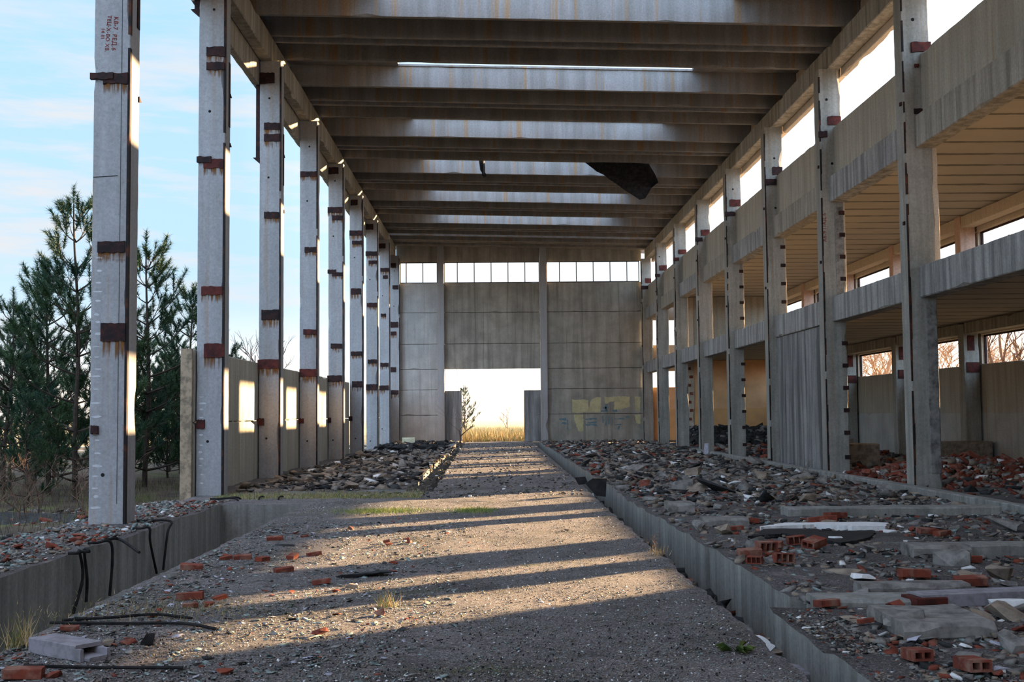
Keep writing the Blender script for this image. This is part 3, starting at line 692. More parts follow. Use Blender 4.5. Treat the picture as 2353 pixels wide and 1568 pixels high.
# ceilings and roof
for k in range(-6, 8):
    m = MB(); y = col_y(k)
    for j in range(5): m.box(8.72, 14.5, y + j * 1.2, y + (j + 1) * 1.2 - 0.012, 4.14, 4.34)
    struct('ceiling', m, 'ceil')
    m = MB()
    for j in range(5): m.box(8.72, 14.6, y + j * 1.2, y + (j + 1) * 1.2 - 0.012, 7.34, 7.56)
    struct('ceiling', m, 'ceil')
OX = 14.5
for k in range(-2, 8):
    y0 = col_y(k)
    near = k <= 2
    lab = 'bay %s along the right building' % ORD[k + 2]
    root = empty('concrete_column', (14.2, y0 + 0.2, 0), 'outer column of the right building, %s' % lab, 'column', 'outer columns of the right building')
    m = MB(); m.bar((13.98, y0, 0), (14.44, y0 + 0.42, 4.1), 'z', 0.015, 0.01, 0.2); put('lower_shaft', m, 'colr', root)
    m = MB(); m.bar((13.98, y0, 4.34), (14.44, y0 + 0.42, 7.34), 'z', 0.015, 0.01, 0.2); put('upper_shaft', m, 'pink', root)
    m = MB(); m.box(14.1, 14.3, y0 - 0.03, y0 + 0.02, 3.3, 3.75); m.box(14.05, 14.42, y0 - 0.04, y0 + 0.02, 2.65, 2.95); put('steel_plate', m, 'rustred', root)
    panel('edge_beam', (14.02, y0 + 0.43, 3.8), (14.4, y0 + 5.99, 4.13), 'y', 'beam', 'outer lower edge beam of the right building, %s' % lab, 'outer edge beams', 'beam', 0.01, 0.01)
    panel('edge_beam', (14.02, y0 + 0.43, 7.0), (14.4, y0 + 5.99, 7.33), 'y', 'peach', 'outer peach upper edge beam of the right building, %s' % lab, 'outer edge beams', 'beam', 0.01, 0.01)
    for z0, z1 in ((0, 1.445), (1.435, 2.89)):
        panel('wall_panel', (OX, y0 + 0.02, z0), (OX + 0.2, y0 + 6.0, z1), 'y', 'parapet' if z0 else 'wallb', '%s outer wall panel under the ground floor window, %s' % ('upper' if z0 else 'lower', lab), 'outer wall panels')
    panel('wall_panel', (OX, y0 + 0.02, 3.77), (OX + 0.2, y0 + 6.0, 5.2), 'y', 'peach', 'outer wall panel between the storeys, %s' % lab, 'outer wall panels')
    panel('wall_panel', (OX, y0 + 0.02, 6.88), (OX + 0.2, y0 + 6.0, 8.3), 'y', 'peach', 'outer wall panel above the upper window, %s' % lab, 'outer wall panels')
    wl = 1.3 if k != 0 else 3.1
    if k < 0: wl = 5.9
    for z0, z1 in ((2.9, 3.76), (5.22, 6.86)):
        panel('window_pier', (OX + 0.01, y0 - 0.02, z0), (OX + 0.19, y0 + (wl if z0 < 4 else 1.3), z1), 'y', 'peach', '%s window pier in the outer wall, %s' % ('upper' if z0 > 4 else 'lower', lab), 'window piers', 'pier')
    # steel window edge
    r = empty('window_%d' % (k + 6), (OX + 0.1, y0 + 1.3, 2.9), kind='structure')
    for z0, z1 in ((2.9, 3.76), (5.22, 6.86)):
        ys = y0 + (wl if z0 < 4 else 1.3) + 0.02
        m = MB(); m.box(OX + 0.08, OX + 0.14, ys, ys + 0.05, z0, z1); m.box(OX + 0.08, OX + 0.14, ys, y0 + 5.96, z1 - 0.05, z1); m.box(OX + 0.08, OX + 0.14, y0 + 5.9, y0 + 5.95, z0, z1)
        put('window_frame', m, 'rust', r)
# cross wall
m = MB(); YC = col_y(7)
m.bar((9.95, YC, 0), (13.98, YC + 0.15, 4.13), 'x', 0.005, 0.003, 0.5); struct('wall_cross', m, 'orange')
m = MB(); m.bar((9.6, YC, 4.36), (13.98, YC + 0.15, 7.33), 'x', 0.005, 0.003, 0.5); struct('wall_cross', m, 'parapet')
m = MB(); m.box(8.8, 13.98, YC + 0.2, YC + 0.4, 3.84, 4.12); struct('trim_5', m, 'peach')
pier = empty('brick_pier', (9.75, YC + 0.1, 0), 'rough brick door jamb at the left end of the orange cross wall', 'pier')
for z0, z1 in ((0, 4.1), (4.36, 7.3)):
    m = MB(); m.bar((9.55, YC - 0.05, z0), (9.95, YC + 0.2, z1), 'z', 0.01, 0.05, 0.08); put('jamb', m, 'peach', pier)
for i in range(9):
    m = MB(); z = 0.3 + i * 0.42; m.box(9.60 + 0.1 * (i % 2), 9.78 + 0.1 * (i % 2), YC - 0.08, YC, z, z + 0.14); put('exposed_brick', m, 'brick', pier)
# far gable of the right building
for z0, z1, mt in ((0, 2.95, 'orange'), (3.85, 5.3, 'peach'), (6.7, 8.6, 'wall')):
    m = MB(); m.bar((8.25, YE, z0), (14.7, YE + 0.2, z1), 'x', 0.01, 0.01, 0.4); struct('wall_end', m, mt)
m = MB(); m.bar((10.4, YE, 2.95), (14.7, YE + 0.2, 3.85), 'x', 0.01, 0.01, 0.4); m.bar((10.4, YE, 5.3), (14.7, YE + 0.2, 6.7), 'x', 0.01, 0.01, 0.4); struct('wall_end', m, 'peach')

# foundation blocks on the right building floor
def block(x0, x1, y0, y1, z0, z1, lab, mat='stone2', cat='block'):
    m = MB(); m.bar((x0, y0, z0), (x1, y1, z1), 'x', 0.03, 0.03, 0.2); o = put('concrete_block', m, mat); tag(o, lab, cat)
block(9.75, 10.62, 32.6, 33.4, 0, 0.62, 'pale concrete block on the floor just right of the second right column')
block(11.2, 12.6, 41.5, 42.1, 0, 0.55, 'low dark slab on the floor beneath the far ground floor window')
block(12.55, 14.35, 34.0, 34.8, 0, 0.62, 'long concrete footing block at the outer wall beside the nearest right column')
block(-4.62, -4.0, 58.2, 58.4, 0.03, 0.42, 'cream board propped at the foot of the last left column', 'cream', 'board')

# ------------------------------------------------------------------ vegetation
def needles(tips, per, ln, wd):
    """tips: (n,6) start point and direction of shoots -> flat needle triangles"""
    T = np.array(tips); n = len(T); P = np.repeat(T[:, :3], per, 0); D = np.repeat(T[:, 3:], per, 0)
    m = len(P); P = P + D * rng.uniform(0, 1, (m, 1)) * 0.22
    R = rng.normal(size=(m, 3)); R /= np.linalg.norm(R, axis=1)[:, None]
    d = D * 0.75 + R * 0.75; d /= np.linalg.norm(d, axis=1)[:, None]
    s = np.cross(d, rng.normal(size=(m, 3))); s /= np.linalg.norm(s, axis=1)[:, None]
    L = ln * rng.uniform(0.7, 1.2, (m, 1))
    V = np.stack([P - s * wd / 2, P + s * wd / 2, P + d * L], 1).reshape(-1, 3)
    return V, np.arange(len(V)).reshape(-1, 3)
def pine_meshes(seed, H, spread=0.42, per=62, low=0.35):
    rd = random.Random(seed); mb = MB(); tips = []
    lean = Vector((rd.uniform(-0.03, 0.03), rd.uniform(-0.03, 0.03), 0))
    tr = [Vector((0, 0, -0.4)) + lean * z + Vector((0.04 * math.sin(z * 1.3 + seed), 0.03 * math.cos(z), z)) for z in np.linspace(0, H + 0.4, 16)]
    mb.tube(tr, [0.058 * (1 - i / 17) + 0.007 for i in range(16)], 7)
    z = low
    while z < H - 0.12:
        nb = rd.randint(3, 5); a0 = rd.uniform(0, 6.28)
        for b in range(nb):
            a = a0 + b * 6.283 / nb + rd.uniform(-0.25, 0.25); L = min(1.9, (H - z) * spread + 0.18) * rd.uniform(0.5, 1.25)
            el = 0.12 + 0.5 * (z / H) ; p = Vector((lean.x * z, lean.y * z, z)); pts = [p.copy()]; n = 6
            for i in range(n):
                e = el + 0.8 * (i / n) ** 1.6; a += rd.uniform(-0.08, 0.08)
                p = p + Vector((math.cos(a) * math.cos(e), math.sin(a) * math.cos(e), math.sin(e))) * (L / n); pts.append(p.copy())
            mb.tube(pts, [0.022 * (1 - i / 8) * (0.6 + L / 3) for i in range(n + 1)], 4, cap=False)
            d = (pts[-1] - pts[-2]).normalized(); tips.append((*pts[-1], *(d))); 
            nt_ = int(2 + L * 4)
            for q in range(nt_):
                f = rd.uniform(0.35, 1.0) * n; i = min(int(f), n - 1); s = pts[i].lerp(pts[i + 1], f - i)
                sd = 1 if q % 2 else -1; aa = a + sd * rd.uniform(0.4, 1.0); l2 = rd.uniform(0.18, 0.42) * (1.1 - 0.4 * f / n)
                dd = Vector((math.cos(aa), math.sin(aa), rd.uniform(0.25, 0.95))).normalized(); dd = (dd + Vector((0, 0, 0.35 + 0.5 * f / n))).normalized(); e = s + dd * l2 * 1.15
                mb.tube([s, e], [0.007, 0.004], 3, cap=False); tips.append((*s.lerp(e, 0.45), *dd)); tips.append((*e, *dd))
        z += rd.uniform(0.34, 0.58)
    tips.append((*tr[-1], 0, 0, 1)); tips.append((*(tr[-1] + Vector((0, 0, 0.15))), 0, 0, 1))
    V, F = needles(tips, per, 0.135, 0.012)
    return mb.mesh('trunk', 'bark'), np_mesh('foliage', V, F, ['needle'])
PINES = [pine_meshes(3, 6.0), pine_meshes(11, 5.4, 0.46), pine_meshes(23, 4.7, 0.50), pine_meshes(31, 5.0, 0.4)]
def pine(i, x, y, s, rz, label, group='pines left of the hall', z=-0.1):
    r = empty('pine_tree', (x, y, z), label, 'pine tree', group); r.scale = (s, s, s); r.rotation_euler = (0, 0, rz)
    link_mesh('trunk', PINES[i][0], r); link_mesh('foliage', PINES[i][1], r)
pine(0, -8.45, 24.0, 1.0, 0.4, 'tallest young pine, its top showing left of the nearest left column')
pine(1, -8.33, 28.3, 1.06, 1.4, 'pine with a pale green top seen between the first two left columns')
pine(2, -9.75, 26.0, 1.0, 2.2, 'bushy pine left of the tallest one, shorter and rounder')
pine(3, -10.35, 25.0, 0.82, 3.3, 'small pine at the left edge of the picture')
pine(2, -8.35, 31.9, 1.03, 5.2, 'pine half hidden behind the second left column')
pine(1, -9.2, 28.5, 0.80, 4.2, 'darker pine standing behind the bushy one')
pine(0, -11.2, 27.5, 0.62, 0.2, 'low pine far left in the second line of trees')
for j, (x, y, s) in enumerate(((-12.0, 31, 0.75), (-10.4, 33, 0.7), (-9.2, 34.5, 0.66), (-13.6, 35, 0.7), (-8.7, 31.5, 0.55), (-11.6, 23.8, 0.6), (-8.9, 22.6, 0.42), (-9.2, 37, .62), (-10.6, 39, .7), (-12.4, 42, .8), (-9.6, 30.5, .5), (-10.9, 29.3, .5), (-12.3, 27.6, .5), (-8.8, 33.4, .5), (-13.4, 30, .6), (-9.9, 36, .6), (-8.8, 40, .6), (-11.3, 36.5, .62), (-14.5, 33, .7))):
    pine(j % 4, x, y, s, j * 1.7, 'dark pine in the thicket behind the front line of pines', 'background pines of the left thicket')
for j, (x, y) in enumerate(((-13.5, 13), (-12.5, 9), (-9.6, 5), (-9.5, 1), (-11, -4), (-9, -9), (-13, 12), (-13.5, 3))):  # unseen pines added to block low sky light on the left column fronts
    r = empty('pine_tree', (x, y, -0.1), None, None, None, 'structure'); r.scale = (1.5, 1.5, 1.6); r.rotation_euler = (0, 0, j)
    link_mesh('trunk', PINES[j % 4][0], r); link_mesh('foliage', PINES[j % 4][1], r)
pine(1, -2.55, 95, 0.68, 0.5, 'bright green pine in the field just beyond the doorway', None, 0)

def bare(seed, H, r0, depth=5, spread=0.55, lean=0.0, up=0.25, forks=(2, 3)):
    rd = random.Random(seed); mb = MB()
    def grow(p, d, L, r, lv):
        pts = [p.copy()]; n = 4
        for i in range(n):
            d = (d + Vector((rd.uniform(-.2, .2), rd.uniform(-.2, .2), rd.uniform(-.1, .2) * up * 2))).normalized(); p = p + d * (L / n); pts.append(p.copy())
        mb.tube(pts, [r * (1 - 0.35 * i / n) for i in range(n + 1)], 5 if lv > 3 else 3, cap=False)
        if lv <= 0: return
        for q in range(rd.randint(*forks)):
            k = rd.randint(2, n); a = rd.uniform(0, 6.28); s = spread * rd.uniform(0.6, 1.5)
            nd = (d + Vector((math.cos(a) * s, math.sin(a) * s, rd.uniform(-0.1, up)))).normalized()
            grow(pts[k].copy(), nd, L * rd.uniform(0.6, 0.85), r * 0.6, lv - 1)
    grow(Vector((0, 0, -0.2)), Vector((lean, 0, 1)).normalized(), H * 0.36, r0, depth)
    return mb
BT = [bare(5, 7.5, 0.13, 6).mesh('branches', 'twigsun'), bare(9, 5.0, 0.08, 6, 0.8).mesh('branches', 'twigsun'), bare(13, 6.5, 0.10, 5, 0.5).mesh('branches', 'twig'), bare(17, 2.6, 0.03, 5, 0.9).mesh('branches', 'twig')]
def baretree(i, x, y, s, rz, label, cat='bare tree', group=None, z=-0.1, name='bare_tree'):
    o = link_mesh(name, BT[i], None, (x, y, z)); o.scale = (s, s, s); o.rotation_euler = (0, 0, rz); tag(o, label, cat, group)
baretree(0, 20.3, 62.5, 1.5, 0.3, 'bare tree outside, filling the upper window beside the second right column')
baretree(1, 18.8, 58.0, 1.35, 1.0, 'orange-brown bare tree outside the ground floor window with a curved bough')
baretree(2, 19.5, 45.0, 1.35, 2.0, 'bare tree outside the right building behind the nearest right column')
for j, (x, y, s, i) in enumerate(((20.5, 65.5, 1.2, 1), (22.0, 68.0, 1.3, 1), (19.0, 61.0, 1.1, 1), (19.5, 51.5, 1.2, 1), (20.8, 53.5, 1.2, 1), (19.2, 48.8, 1.1, 1), (22.5, 52, 1.1, 1), (20.5, 46.8, 1.0, 1), (21.5, 49.0, 1.1, 1), (23.5, 72, 1.3, 1), (18.6, 43.0, .85, 1), (20.3, 43.5, .85, 1), (22.5, 66, 1.2, 1))):
    baretree(i, x, y, s, j * 1.3, 'sunlit brown thicket outside the right building windows', 'bare bush', 'bare bushes outside the right windows', name='bare_bush')
baretree(2, 0.9, 92, 0.42, 0, 'bare grey bush in the field beyond the doorway', 'bare bush', None, 0, 'bare_bush')
baretree(3, -1.75, 61.0, 1.35, 1, 'thin leafless sapling growing from the trench left of the doorway', 'sapling', None, -0.3, 'sapling')
for j, (x, y, s) in enumerate(((-7.6, 36.9, 0.8), (-7.7, 43.0, 0.85), (-8.1, 31.8, 0.6))):
    baretree(2, x, y, s, j * 2.1, ('thin bare tree above the low wall beside the third left column', 'thin bare tree above the low wall beside the fourth left column', 'thin bare tree among the pines by the second left column')[j])
for j in range(30):
    x = -7.2 - random.random() * 3.6; y = 18.5 + random.random() * 5
    baretree(3, x, y, random.uniform(0.3, 0.6), j * 1.1, 'leafless scrub under the pines left of the hall', 'bare bush', 'leafless scrub under the pines', -0.2, 'bare_bush')
baretree(3, 4.4, 17.9, 0.28, 0.7, 'tangled dead brushwood on the right rubble floor', 'brushwood', None, 0.0, 'brushwood')
baretree(3, 5.1, 17.6, 0.26, 2.7, 'second dead brushwood tangle, nearer the nearest right column', 'brushwood', None, 0.0, 'brushwood')
baretree(3, 1.72, 13.0, 0.12, 0.7, 'small reddish dead weed on the right edge of the slab', 'weed', None, -0.02, 'weed')
baretree(3, 6.9, 26.5, 0.25, 1.9, 'dry twig plant between the two nearest right columns', 'weed', None, -0.02, 'weed')

def blades(n, fx, ln, wd, mats, name, label=None, cat='grass', tilt=0.35, kind='stuff', group=None):
    P = np.array([fx() for _ in range(n)]); a = rng.uniform(0, 6.283, n); L = ln * rng.uniform(0.5, 1.25, n)
    d = np.stack([rng.normal(0, tilt, n), rng.normal(0, tilt, n), np.ones(n)], 1); d /= np.linalg.norm(d, axis=1)[:, None]
    s = np.stack([np.cos(a), np.sin(a), np.zeros(n)], 1) * wd / 2
    V = np.stack([P - s, P + s, P + d * L[:, None]], 1).reshape(-1, 3)
    me = np_mesh(name, V, np.arange(len(V)).reshape(-1, 3), mats, rng.integers(0, len(mats), n))
    return tag(link_mesh(name, me), label, cat, group, kind)
def fz():
    y = 66.3 + 44 * random.random() ** 1.4; return (random.uniform(-7, 9) * (y / 66) , y, -0.05)
blades(26000, fz, 0.62, 0.035, ['straw', 'straw', 'moss'], 'field_grass', 'tall dry straw-coloured grass in the field beyond the doorway')
blades(3800, lambda: (random.uniform(-12, -6.3), random.uniform(15, 30), -0.12), 0.28, 0.009, ['twig', 'moss', 'twig', 'bark'], 'rough_grass', 'dead grass on the ground beneath the pines')
def spot(cx, cy, rx, ry, z=0.0):
    return lambda: (cx + random.gauss(0, rx), cy + random.gauss(0, ry), z)
blades(2600, spot(-1.8, 18.9, 0.42, 0.28), 0.05, 0.008, ['grass'], 'grass_patch', 'bright green grass patch in the sun, left side of the slab', 'grass', 0.8)
blades(1300, spot(-0.35, 18.8, 0.2, 0.25), 0.06, 0.008, ['grass'], 'grass_patch', 'smaller bright green grass patch near the middle of the slab', 'grass', 0.8)
blades(5500, lambda: (random.uniform(-5.3, -1.4), 21.8 + abs(random.gauss(0, 0.9)), 0.0), 0.07, 0.009, ['moss', 'grass', 'straw'], 'grass_patch', 'mossy olive grass behind the end of the pit', 'grass', 0.8)
blades(1500, lambda: (random.uniform(-5.0, -1.9), random.uniform(17, 20.5), 0.0) if False else (-2.6 + random.gauss(0, .5), 9.4 + random.gauss(0, .35), 0.0), 0.05, 0.005, ['moss', 'straw'], 'grass_patch', 'sparse moss and grass along the pit edge', 'grass', 0.8)
blades(90, spot(-0.88, 9.5, 0.04, 0.04), 0.13, 0.005, ['straw', 'grass'], 'grass_tuft', 'small dry grass tuft in the near sun stripe', 'grass', 0.45)
blades(120, spot(-3.22, 8.05, 0.05, 0.08), 0.22, 0.006, ['straw', 'moss'], 'grass_tuft', 'dry grass tuft at the pit edge, lower left corner', 'grass', 0.4)
blades(60, spot(1.72, 12.8, 0.05, 0.1), 0.10, 0.006, ['straw'], 'grass_tuft', 'straw tuft on the broken right edge of the slab', 'grass', 0.5)
blades(700, spot(-0.1, 7.15, 0.26, 0.1), 0.012, 0.006, ['moss'], 'moss_patch', 'low green moss patch in the foreground of the slab', 'moss', 0.9)
# leafy rosette
m = MB(); cx, cy = 1.52, 7.62
for i in range(26):
    a = random.uniform(0, 6.28); L = random.uniform(0.05, 0.13); e = random.uniform(0.1, 0.7); wl = 0.018
    d = Vector((math.cos(a), math.sin(a), 0)); s = Vector((-d.y, d.x, 0)) * wl; b = Vector((cx, cy, 0.005)) + d * random.uniform(0, 0.04)
    p1 = b + d * L * 0.5 + Vector((0, 0, L * e * 0.6)); p2 = b + d * L + Vector((0, 0, L * e * 0.4))
    m.add([b, p1 - s, p1 + s + Vector((0, 0, 0.004)), p2], [(0, 1, 3), (0, 3, 2)])
tag(put('leafy_weed', m, 'leaf'), 'dark green leafy weed on the slab near the right trench', 'weed')

hz = bpy.data.materials.new('ground mist'); hz.use_nodes = True; ht = hz.node_tree; ht.nodes.clear()
vo = N(ht, 'ShaderNodeVolumeScatter'); vo.inputs['Density'].default_value = 0.0013; vo.inputs['Anisotropy'].default_value = 0.55; vo.inputs['Color'].default_value = (0.93, 0.97, 1, 1)
ho = N(ht, 'ShaderNodeOutputMaterial'); ht.links.new(vo.outputs[0], ho.inputs['Volume']); MT['mist'] = hz
m = MB(); m.box(-390, 390, 125, 1200, -2, 13); tag(put('haze', m, 'mist'), 'pale mist over the far fields', 'mist', None, 'stuff')

# lattice pylon seen through the doorway
m = MB(); px, py = -3.6 * 2.4, 230
for h0 in range(9):
    z0, z1 = h0 * 2.6, (h0 + 1) * 2.6; w0, w1 = 1.6 - h0 * 0.12, 1.6 - (h0 + 1) * 0.12
    for sx, sy in ((-1, -1), (1, -1), (1, 1), (-1, 1)):
        m.tube([(px + sx * w0, py + sy * w0, z0), (px + sx * w1, py + sy * w1, z1)], 0.06, 4)
    for sy in (-1, 1):
        m.tube([(px - w0, py + sy * w0, z0), (px + w1, py + sy * w1, z1)], 0.035, 4); m.tube([(px + w0, py + sy * w0, z0), (px - w1, py + sy * w1, z1)], 0.035, 4)
tag(put('lattice_pylon', m, 'lintel'), 'faint lattice pylon on the horizon through the doorway', 'pylon')

# ------------------------------------------------------------------ loose things
def hull_mesh(name, mat, sx, sy, sz, seed, n=14):
    rd = random.Random(seed); bm = bmesh.new()
    for _ in range(n):
        v = Vector((rd.uniform(-1, 1), rd.uniform(-1, 1), rd.uniform(-1, 1))); k = max(abs(v.x), abs(v.y), abs(v.z)); v /= k ** 0.8
        bm.verts.new((v.x * sx / 2, v.y * sy / 2, v.z * sz / 2))
    bmesh.ops.convex_hull(bm, input=bm.verts); bmesh.ops.delete(bm, geom=[v for v in bm.verts if not v.link_faces], context='VERTS')
    me = bpy.data.meshes.new(name); bm.to_mesh(me); bm.free(); me.materials.append(MT[mat])
    zmin = min(v.co.z for v in me.vertices); me.transform(Matrix.Translation((0, 0, -zmin))); return me
def brick_mesh(L=0.25, W=0.12, H=0.065, holes=True, seed=0, n=3):
    """perforated clay brick lying along x with its holed face toward -y"""
    rd = random.Random(seed); bm = bmesh.new()
    mb = MB(); x0, x1 = -L / 2, L / 2
    if not holes:
        mb.bar((x0, -W / 2, 0), (x1, W / 2, H), 'x', 0.004, 0.01, 0.05)
    else:
        t = 0.014; cw = (L - t * (n + 1)) / n
        mb.box(x0, x1, -W / 2, W / 2, 0, t); mb.box(x0, x1, -W / 2, W / 2, H - t, H)
        for i in range(n + 1): mb.box(x0 + i * (cw + t), x0 + i * (cw + t) + t, -W / 2, W / 2, t, H - t)
        mb.box(x0 + t, x1 - t, -0.006, 0.006, t, H - t, 1)
    bm.free()
    me = mb.mesh('brick', ['brick', 'hole'])
    return me
BR_HOL = brick_mesh(0.25, 0.12, 0.12, True); BR_END = brick_mesh(0.125, 0.2, 0.065, True, 0, 2); BR_SOL = brick_mesh(0.24, 0.12, 0.065, False)
BR_FR = [hull_mesh('brick_fragment', 'brick', 0.15, 0.11, 0.06, s, 12) for s in range(6)]
ST = [hull_mesh('stone', 'stone', 0.2, 0.15, 0.09, 20 + s, 16) for s in range(5)] + [hull_mesh('stone', 'stone2', 0.2, 0.15, 0.08, 30 + s, 16) for s in range(4)]
FL = [hull_mesh('flat', 'stone', 0.3, 0.2, 0.03, 40 + s, 12) for s in range(3)] + [hull_mesh('flat', 'stonedark', 0.32, 0.2, 0.03, 50 + s, 12) for s in range(3)] + [hull_mesh('flat', 'stone2', 0.3, 0.16, 0.035, 60 + s, 12) for s in range(2)]
WF = [hull_mesh('foam', 'white', 0.2, 0.12, 0.05, 70 + s, 14) for s in range(3)]
TL = [hull_mesh('tile', 'plaster', 0.16, 0.12, 0.018, 80 + s, 6) for s in range(3)]
def thing(name, me, x, y, z, rz, s, label, cat, group=None, tilt=0.0):
    o = link_mesh(name, me, None, (x, y, z)); o.scale = (s, s, s) if not hasattr(s, '__len__') else s
    o.rotation_euler = (random.uniform(-tilt, tilt), random.uniform(-tilt, tilt), rz); return tag(o, label, cat, group)
def pz(px, z=0.0):
    p = at_z(px, z); return p.x, p.y
# left foreground
def P(name, me, px, rz, s, label, cat, z=0.0, tilt=0.08, group=None):
    x, y = pz(px); return thing(name, me, x, y, z, rz, s, label, cat, group, tilt)
P('brick', BR_SOL, (54, 1562), 0.15, 0.9, 'whole red brick in the bottom left corner', 'brick', 0.01, 0.05)
P('brick', BR_SOL, (160, 1450), 0.3, 0.55, 'small brick piece at the pit edge above the grey channel block', 'brick')
bl = [((440, 1310), 0.2, 0.9, 'brick lying on the pit edge beside the pale stone'), ((437, 1378), 0.1, 0.9, 'upper of two bricks near the middle of the left gravel'), ((437, 1396), 0.4, 0.5, 'small brick piece below the brick on the left gravel'),
      ((520, 1286), 0.3, 0.55, 'leftmost brick of the line near the black dish'), ((558, 1286), 0.1, 0.75, 'ribbed brick second in the line near the black dish'), ((603, 1290), 1.2, 0.7, 'brick third in the line, next to a grey shard'),
      ((672, 1284), 1.4, 0.7, 'brick standing upright right of the black dish'), ((652, 1316), 0.5, 0.75, 'tilted brick in front of the brick line'), ((738, 1343), 0.2, 0.7, 'brick at the upper edge of the sun stripe on the left'),
      ((722, 1278), 0.4, 0.65, 'right-hand brick of the line with a pale stone'), ((632, 1243), 0.1, 0.8, 'ribbed brick farther back on the left gravel'), ((505, 1378), 0.9, 0.5, 'brick half standing right of the two stacked bricks'), ((700, 1235), .4, .4, 'thin brick sliver behind the brick line')]
for px, rz, s, lab in bl: P('brick', BR_SOL, px, rz, s, lab, 'brick', 0.0, 0.15)
P('concrete_chunk', ST[1], (400, 1330), 0.5, 0.75, 'pale pointed stone on the pit edge', 'stone')
P('concrete_chunk', ST[6], (808, 1352), 0.1, 0.55, 'squared pale stone at the left end of the sun stripe', 'stone')
P('concrete_chunk', ST[5], (247, 1484), 0.2, 0.5, 'round pinkish stone right of the pit corner tuft', 'stone')
P('tar_lump', hull_mesh('tar', 'black', 0.12, 0.1, 0.11, 4), (337, 1484), 0.2, 0.8, 'black tar lump behind the grey channel block', 'tar lump')
P('dark_plate', hull_mesh('plate', 'stonedark', 0.3, 0.12, 0.03, 77), (655, 1268), 0.2, 0.8, 'black dish between the bricks on the left gravel', 'plate', 0.06)
P('tar_sheet', hull_mesh('tar', 'stonedark', 0.6, 0.25, 0.05, 14), (838, 1325), 0.35, 0.9, 'dark flat sheet of tar beside the second sun stripe', 'tar sheet')
# grey channel shaped block, lower left
ch = empty('channel_block', (-2.75, 7.72, 0.0), 'grey-lilac concrete channel block with open end, lower left', 'concrete block'); ch.rotation_euler = (0, 0, -0.62)
def local(name, mb, mat, root):
    o = bpy.data.objects.new(name, mb.mesh(name, mat)); C.objects.link(o); o.parent = root; return o
m = MB(); m.bar((-0.3, -0.1, 0.075), (0.2, 0.1, 0.1), 'x', 0.004, 0.003, 0.1); local('top_flange', m, 'lintel', ch)
m = MB(); m.bar((-0.3, -0.1, 0.0), (0.25, -0.075, 0.08), 'x', 0.004, 0.004, 0.1); m.bar((-0.28, 0.06, 0.0), (0.3, 0.085, 0.07), 'x', 0.004, 0.004, 0.1); local('side_web', m, 'lintel', ch)
m = MB(); m.bar((0.12, -0.07, 0.0), (0.3, 0.07, 0.03), 'x', 0.008, 0.006, 0.05); local('broken_end', m, 'lintel', ch)
# black strips on the ground and hoops over the pit edge
def cable(pts, r, label, cat='cable', group=None, mat='rubber', name='rubber_cable'):
    P_ = [Vector(p) for p in pts]; Q = []
    for i in range(len(P_) - 1):
        a = P_[max(i - 1, 0)]; b = P_[i]; c = P_[i + 1]; d = P_[min(i + 2, len(P_) - 1)]
        for t in [j / 6 for j in range(6)]:
            Q.append(0.5 * ((2 * b) + (c - a) * t + (2 * a - 5 * b + 4 * c - d) * t * t + (3 * b - a - 3 * c + d) * t ** 3))
    Q.append(P_[-1]); m = MB(); m.tube(Q, r, 6); return tag(put(name, m, mat), label, cat, group)
cable([(-3.3, 8.85, 0.02), (-2.8, 8.78, 0.02), (-2.3, 8.72, 0.025), (-2.0, 8.55, 0.01)], 0.013, 'lower long black cable along the ground, left foreground')
cable([(-3.25, 8.95, 0.02), (-2.9, 8.98, 0.03), (-2.6, 9.1, 0.03), (-2.3, 9.02, 0.01)], 0.012, 'upper long black cable along the ground, left foreground')
cable([(-2.9, 7.36, 0.015), (-2.4, 7.28, 0.015), (-1.9, 7.24, 0.015)], 0.011, 'black cable just behind the bottom left brick')
hoops = [((178, 1272), (190, 1330), (168, 1410)), ((205, 1268), (200, 1330), (198, 1385)), ((222, 1248), (258, 1290), (252, 1370)), ((322, 1215), (345, 1245), (360, 1318)), ((330, 1197), (385, 1225), (375, 1310)),
         ((495, 1147), (540, 1180), (535, 1225)), ((510, 1147), (553, 1190), (548, 1215))]
hl = ['leftmost black cable hanging into the pit', 'black cable hanging straight into the pit, second from the left', 'bent black cable, third from the left on the pit wall', 'black cable below the nearest left column, left one of two',
      'black cable looping below the nearest left column, right one of two', 'black cable at the far corner of the pit, left one', 'black cable at the far corner of the pit, right one']
def at_x(px, X):
    d = ray(px); return Vector((0, 0, EYE)) + d * (X / d.x)
for i, (a, b, c) in enumerate(hoops):
    A = at_z(a, 0.03); X = -4.70 if i > 2 else -4.66; B = at_x(b, X); D = at_x(c, X); k = at_x((b[0] * 0.45 + a[0] * 0.55, a[1] + 4), X - 0.08)
    cable([(A.x - 0.1, A.y, 0.03), A, (X, (A.y + B.y) / 2, 0.03), B, D], 0.018, hl[i])
A = at_z((245, 1240), 0.03); B = at_x((320, 1270), -4.3)
cable([(A.x, A.y, 0.03), at_x((275, 1240), -4.75), B], 0.018, 'short stiff cable sticking out over the pit')
for i, px in enumerate(((592, 1148), (636, 1148))):
    A = at_z(px, 0.02); cable([(A.x, 22.2, 0.03), (A.x, 21.80, 0.04), (A.x, 21.66, -0.1), (A.x - 0.03, 21.64, -0.4)], 0.016, ('left', 'right')[i] + ' cable hanging down the far end wall of the pit')
# fallen ribbed concrete sheet outside left
m = MB(); m.bar((-9.3, 17.4, -0.3), (-6.7, 19.6, -0.16), 'x', 0.02, 0.03, 0.2); o = put('fallen_slab', m, 'stonedark'); o.rotation_euler = (0.08, 0.07, 0.25); o.location.z = -0.22
tag(o, 'tilted fallen concrete slab outside, left of the nearest left column', 'slab')

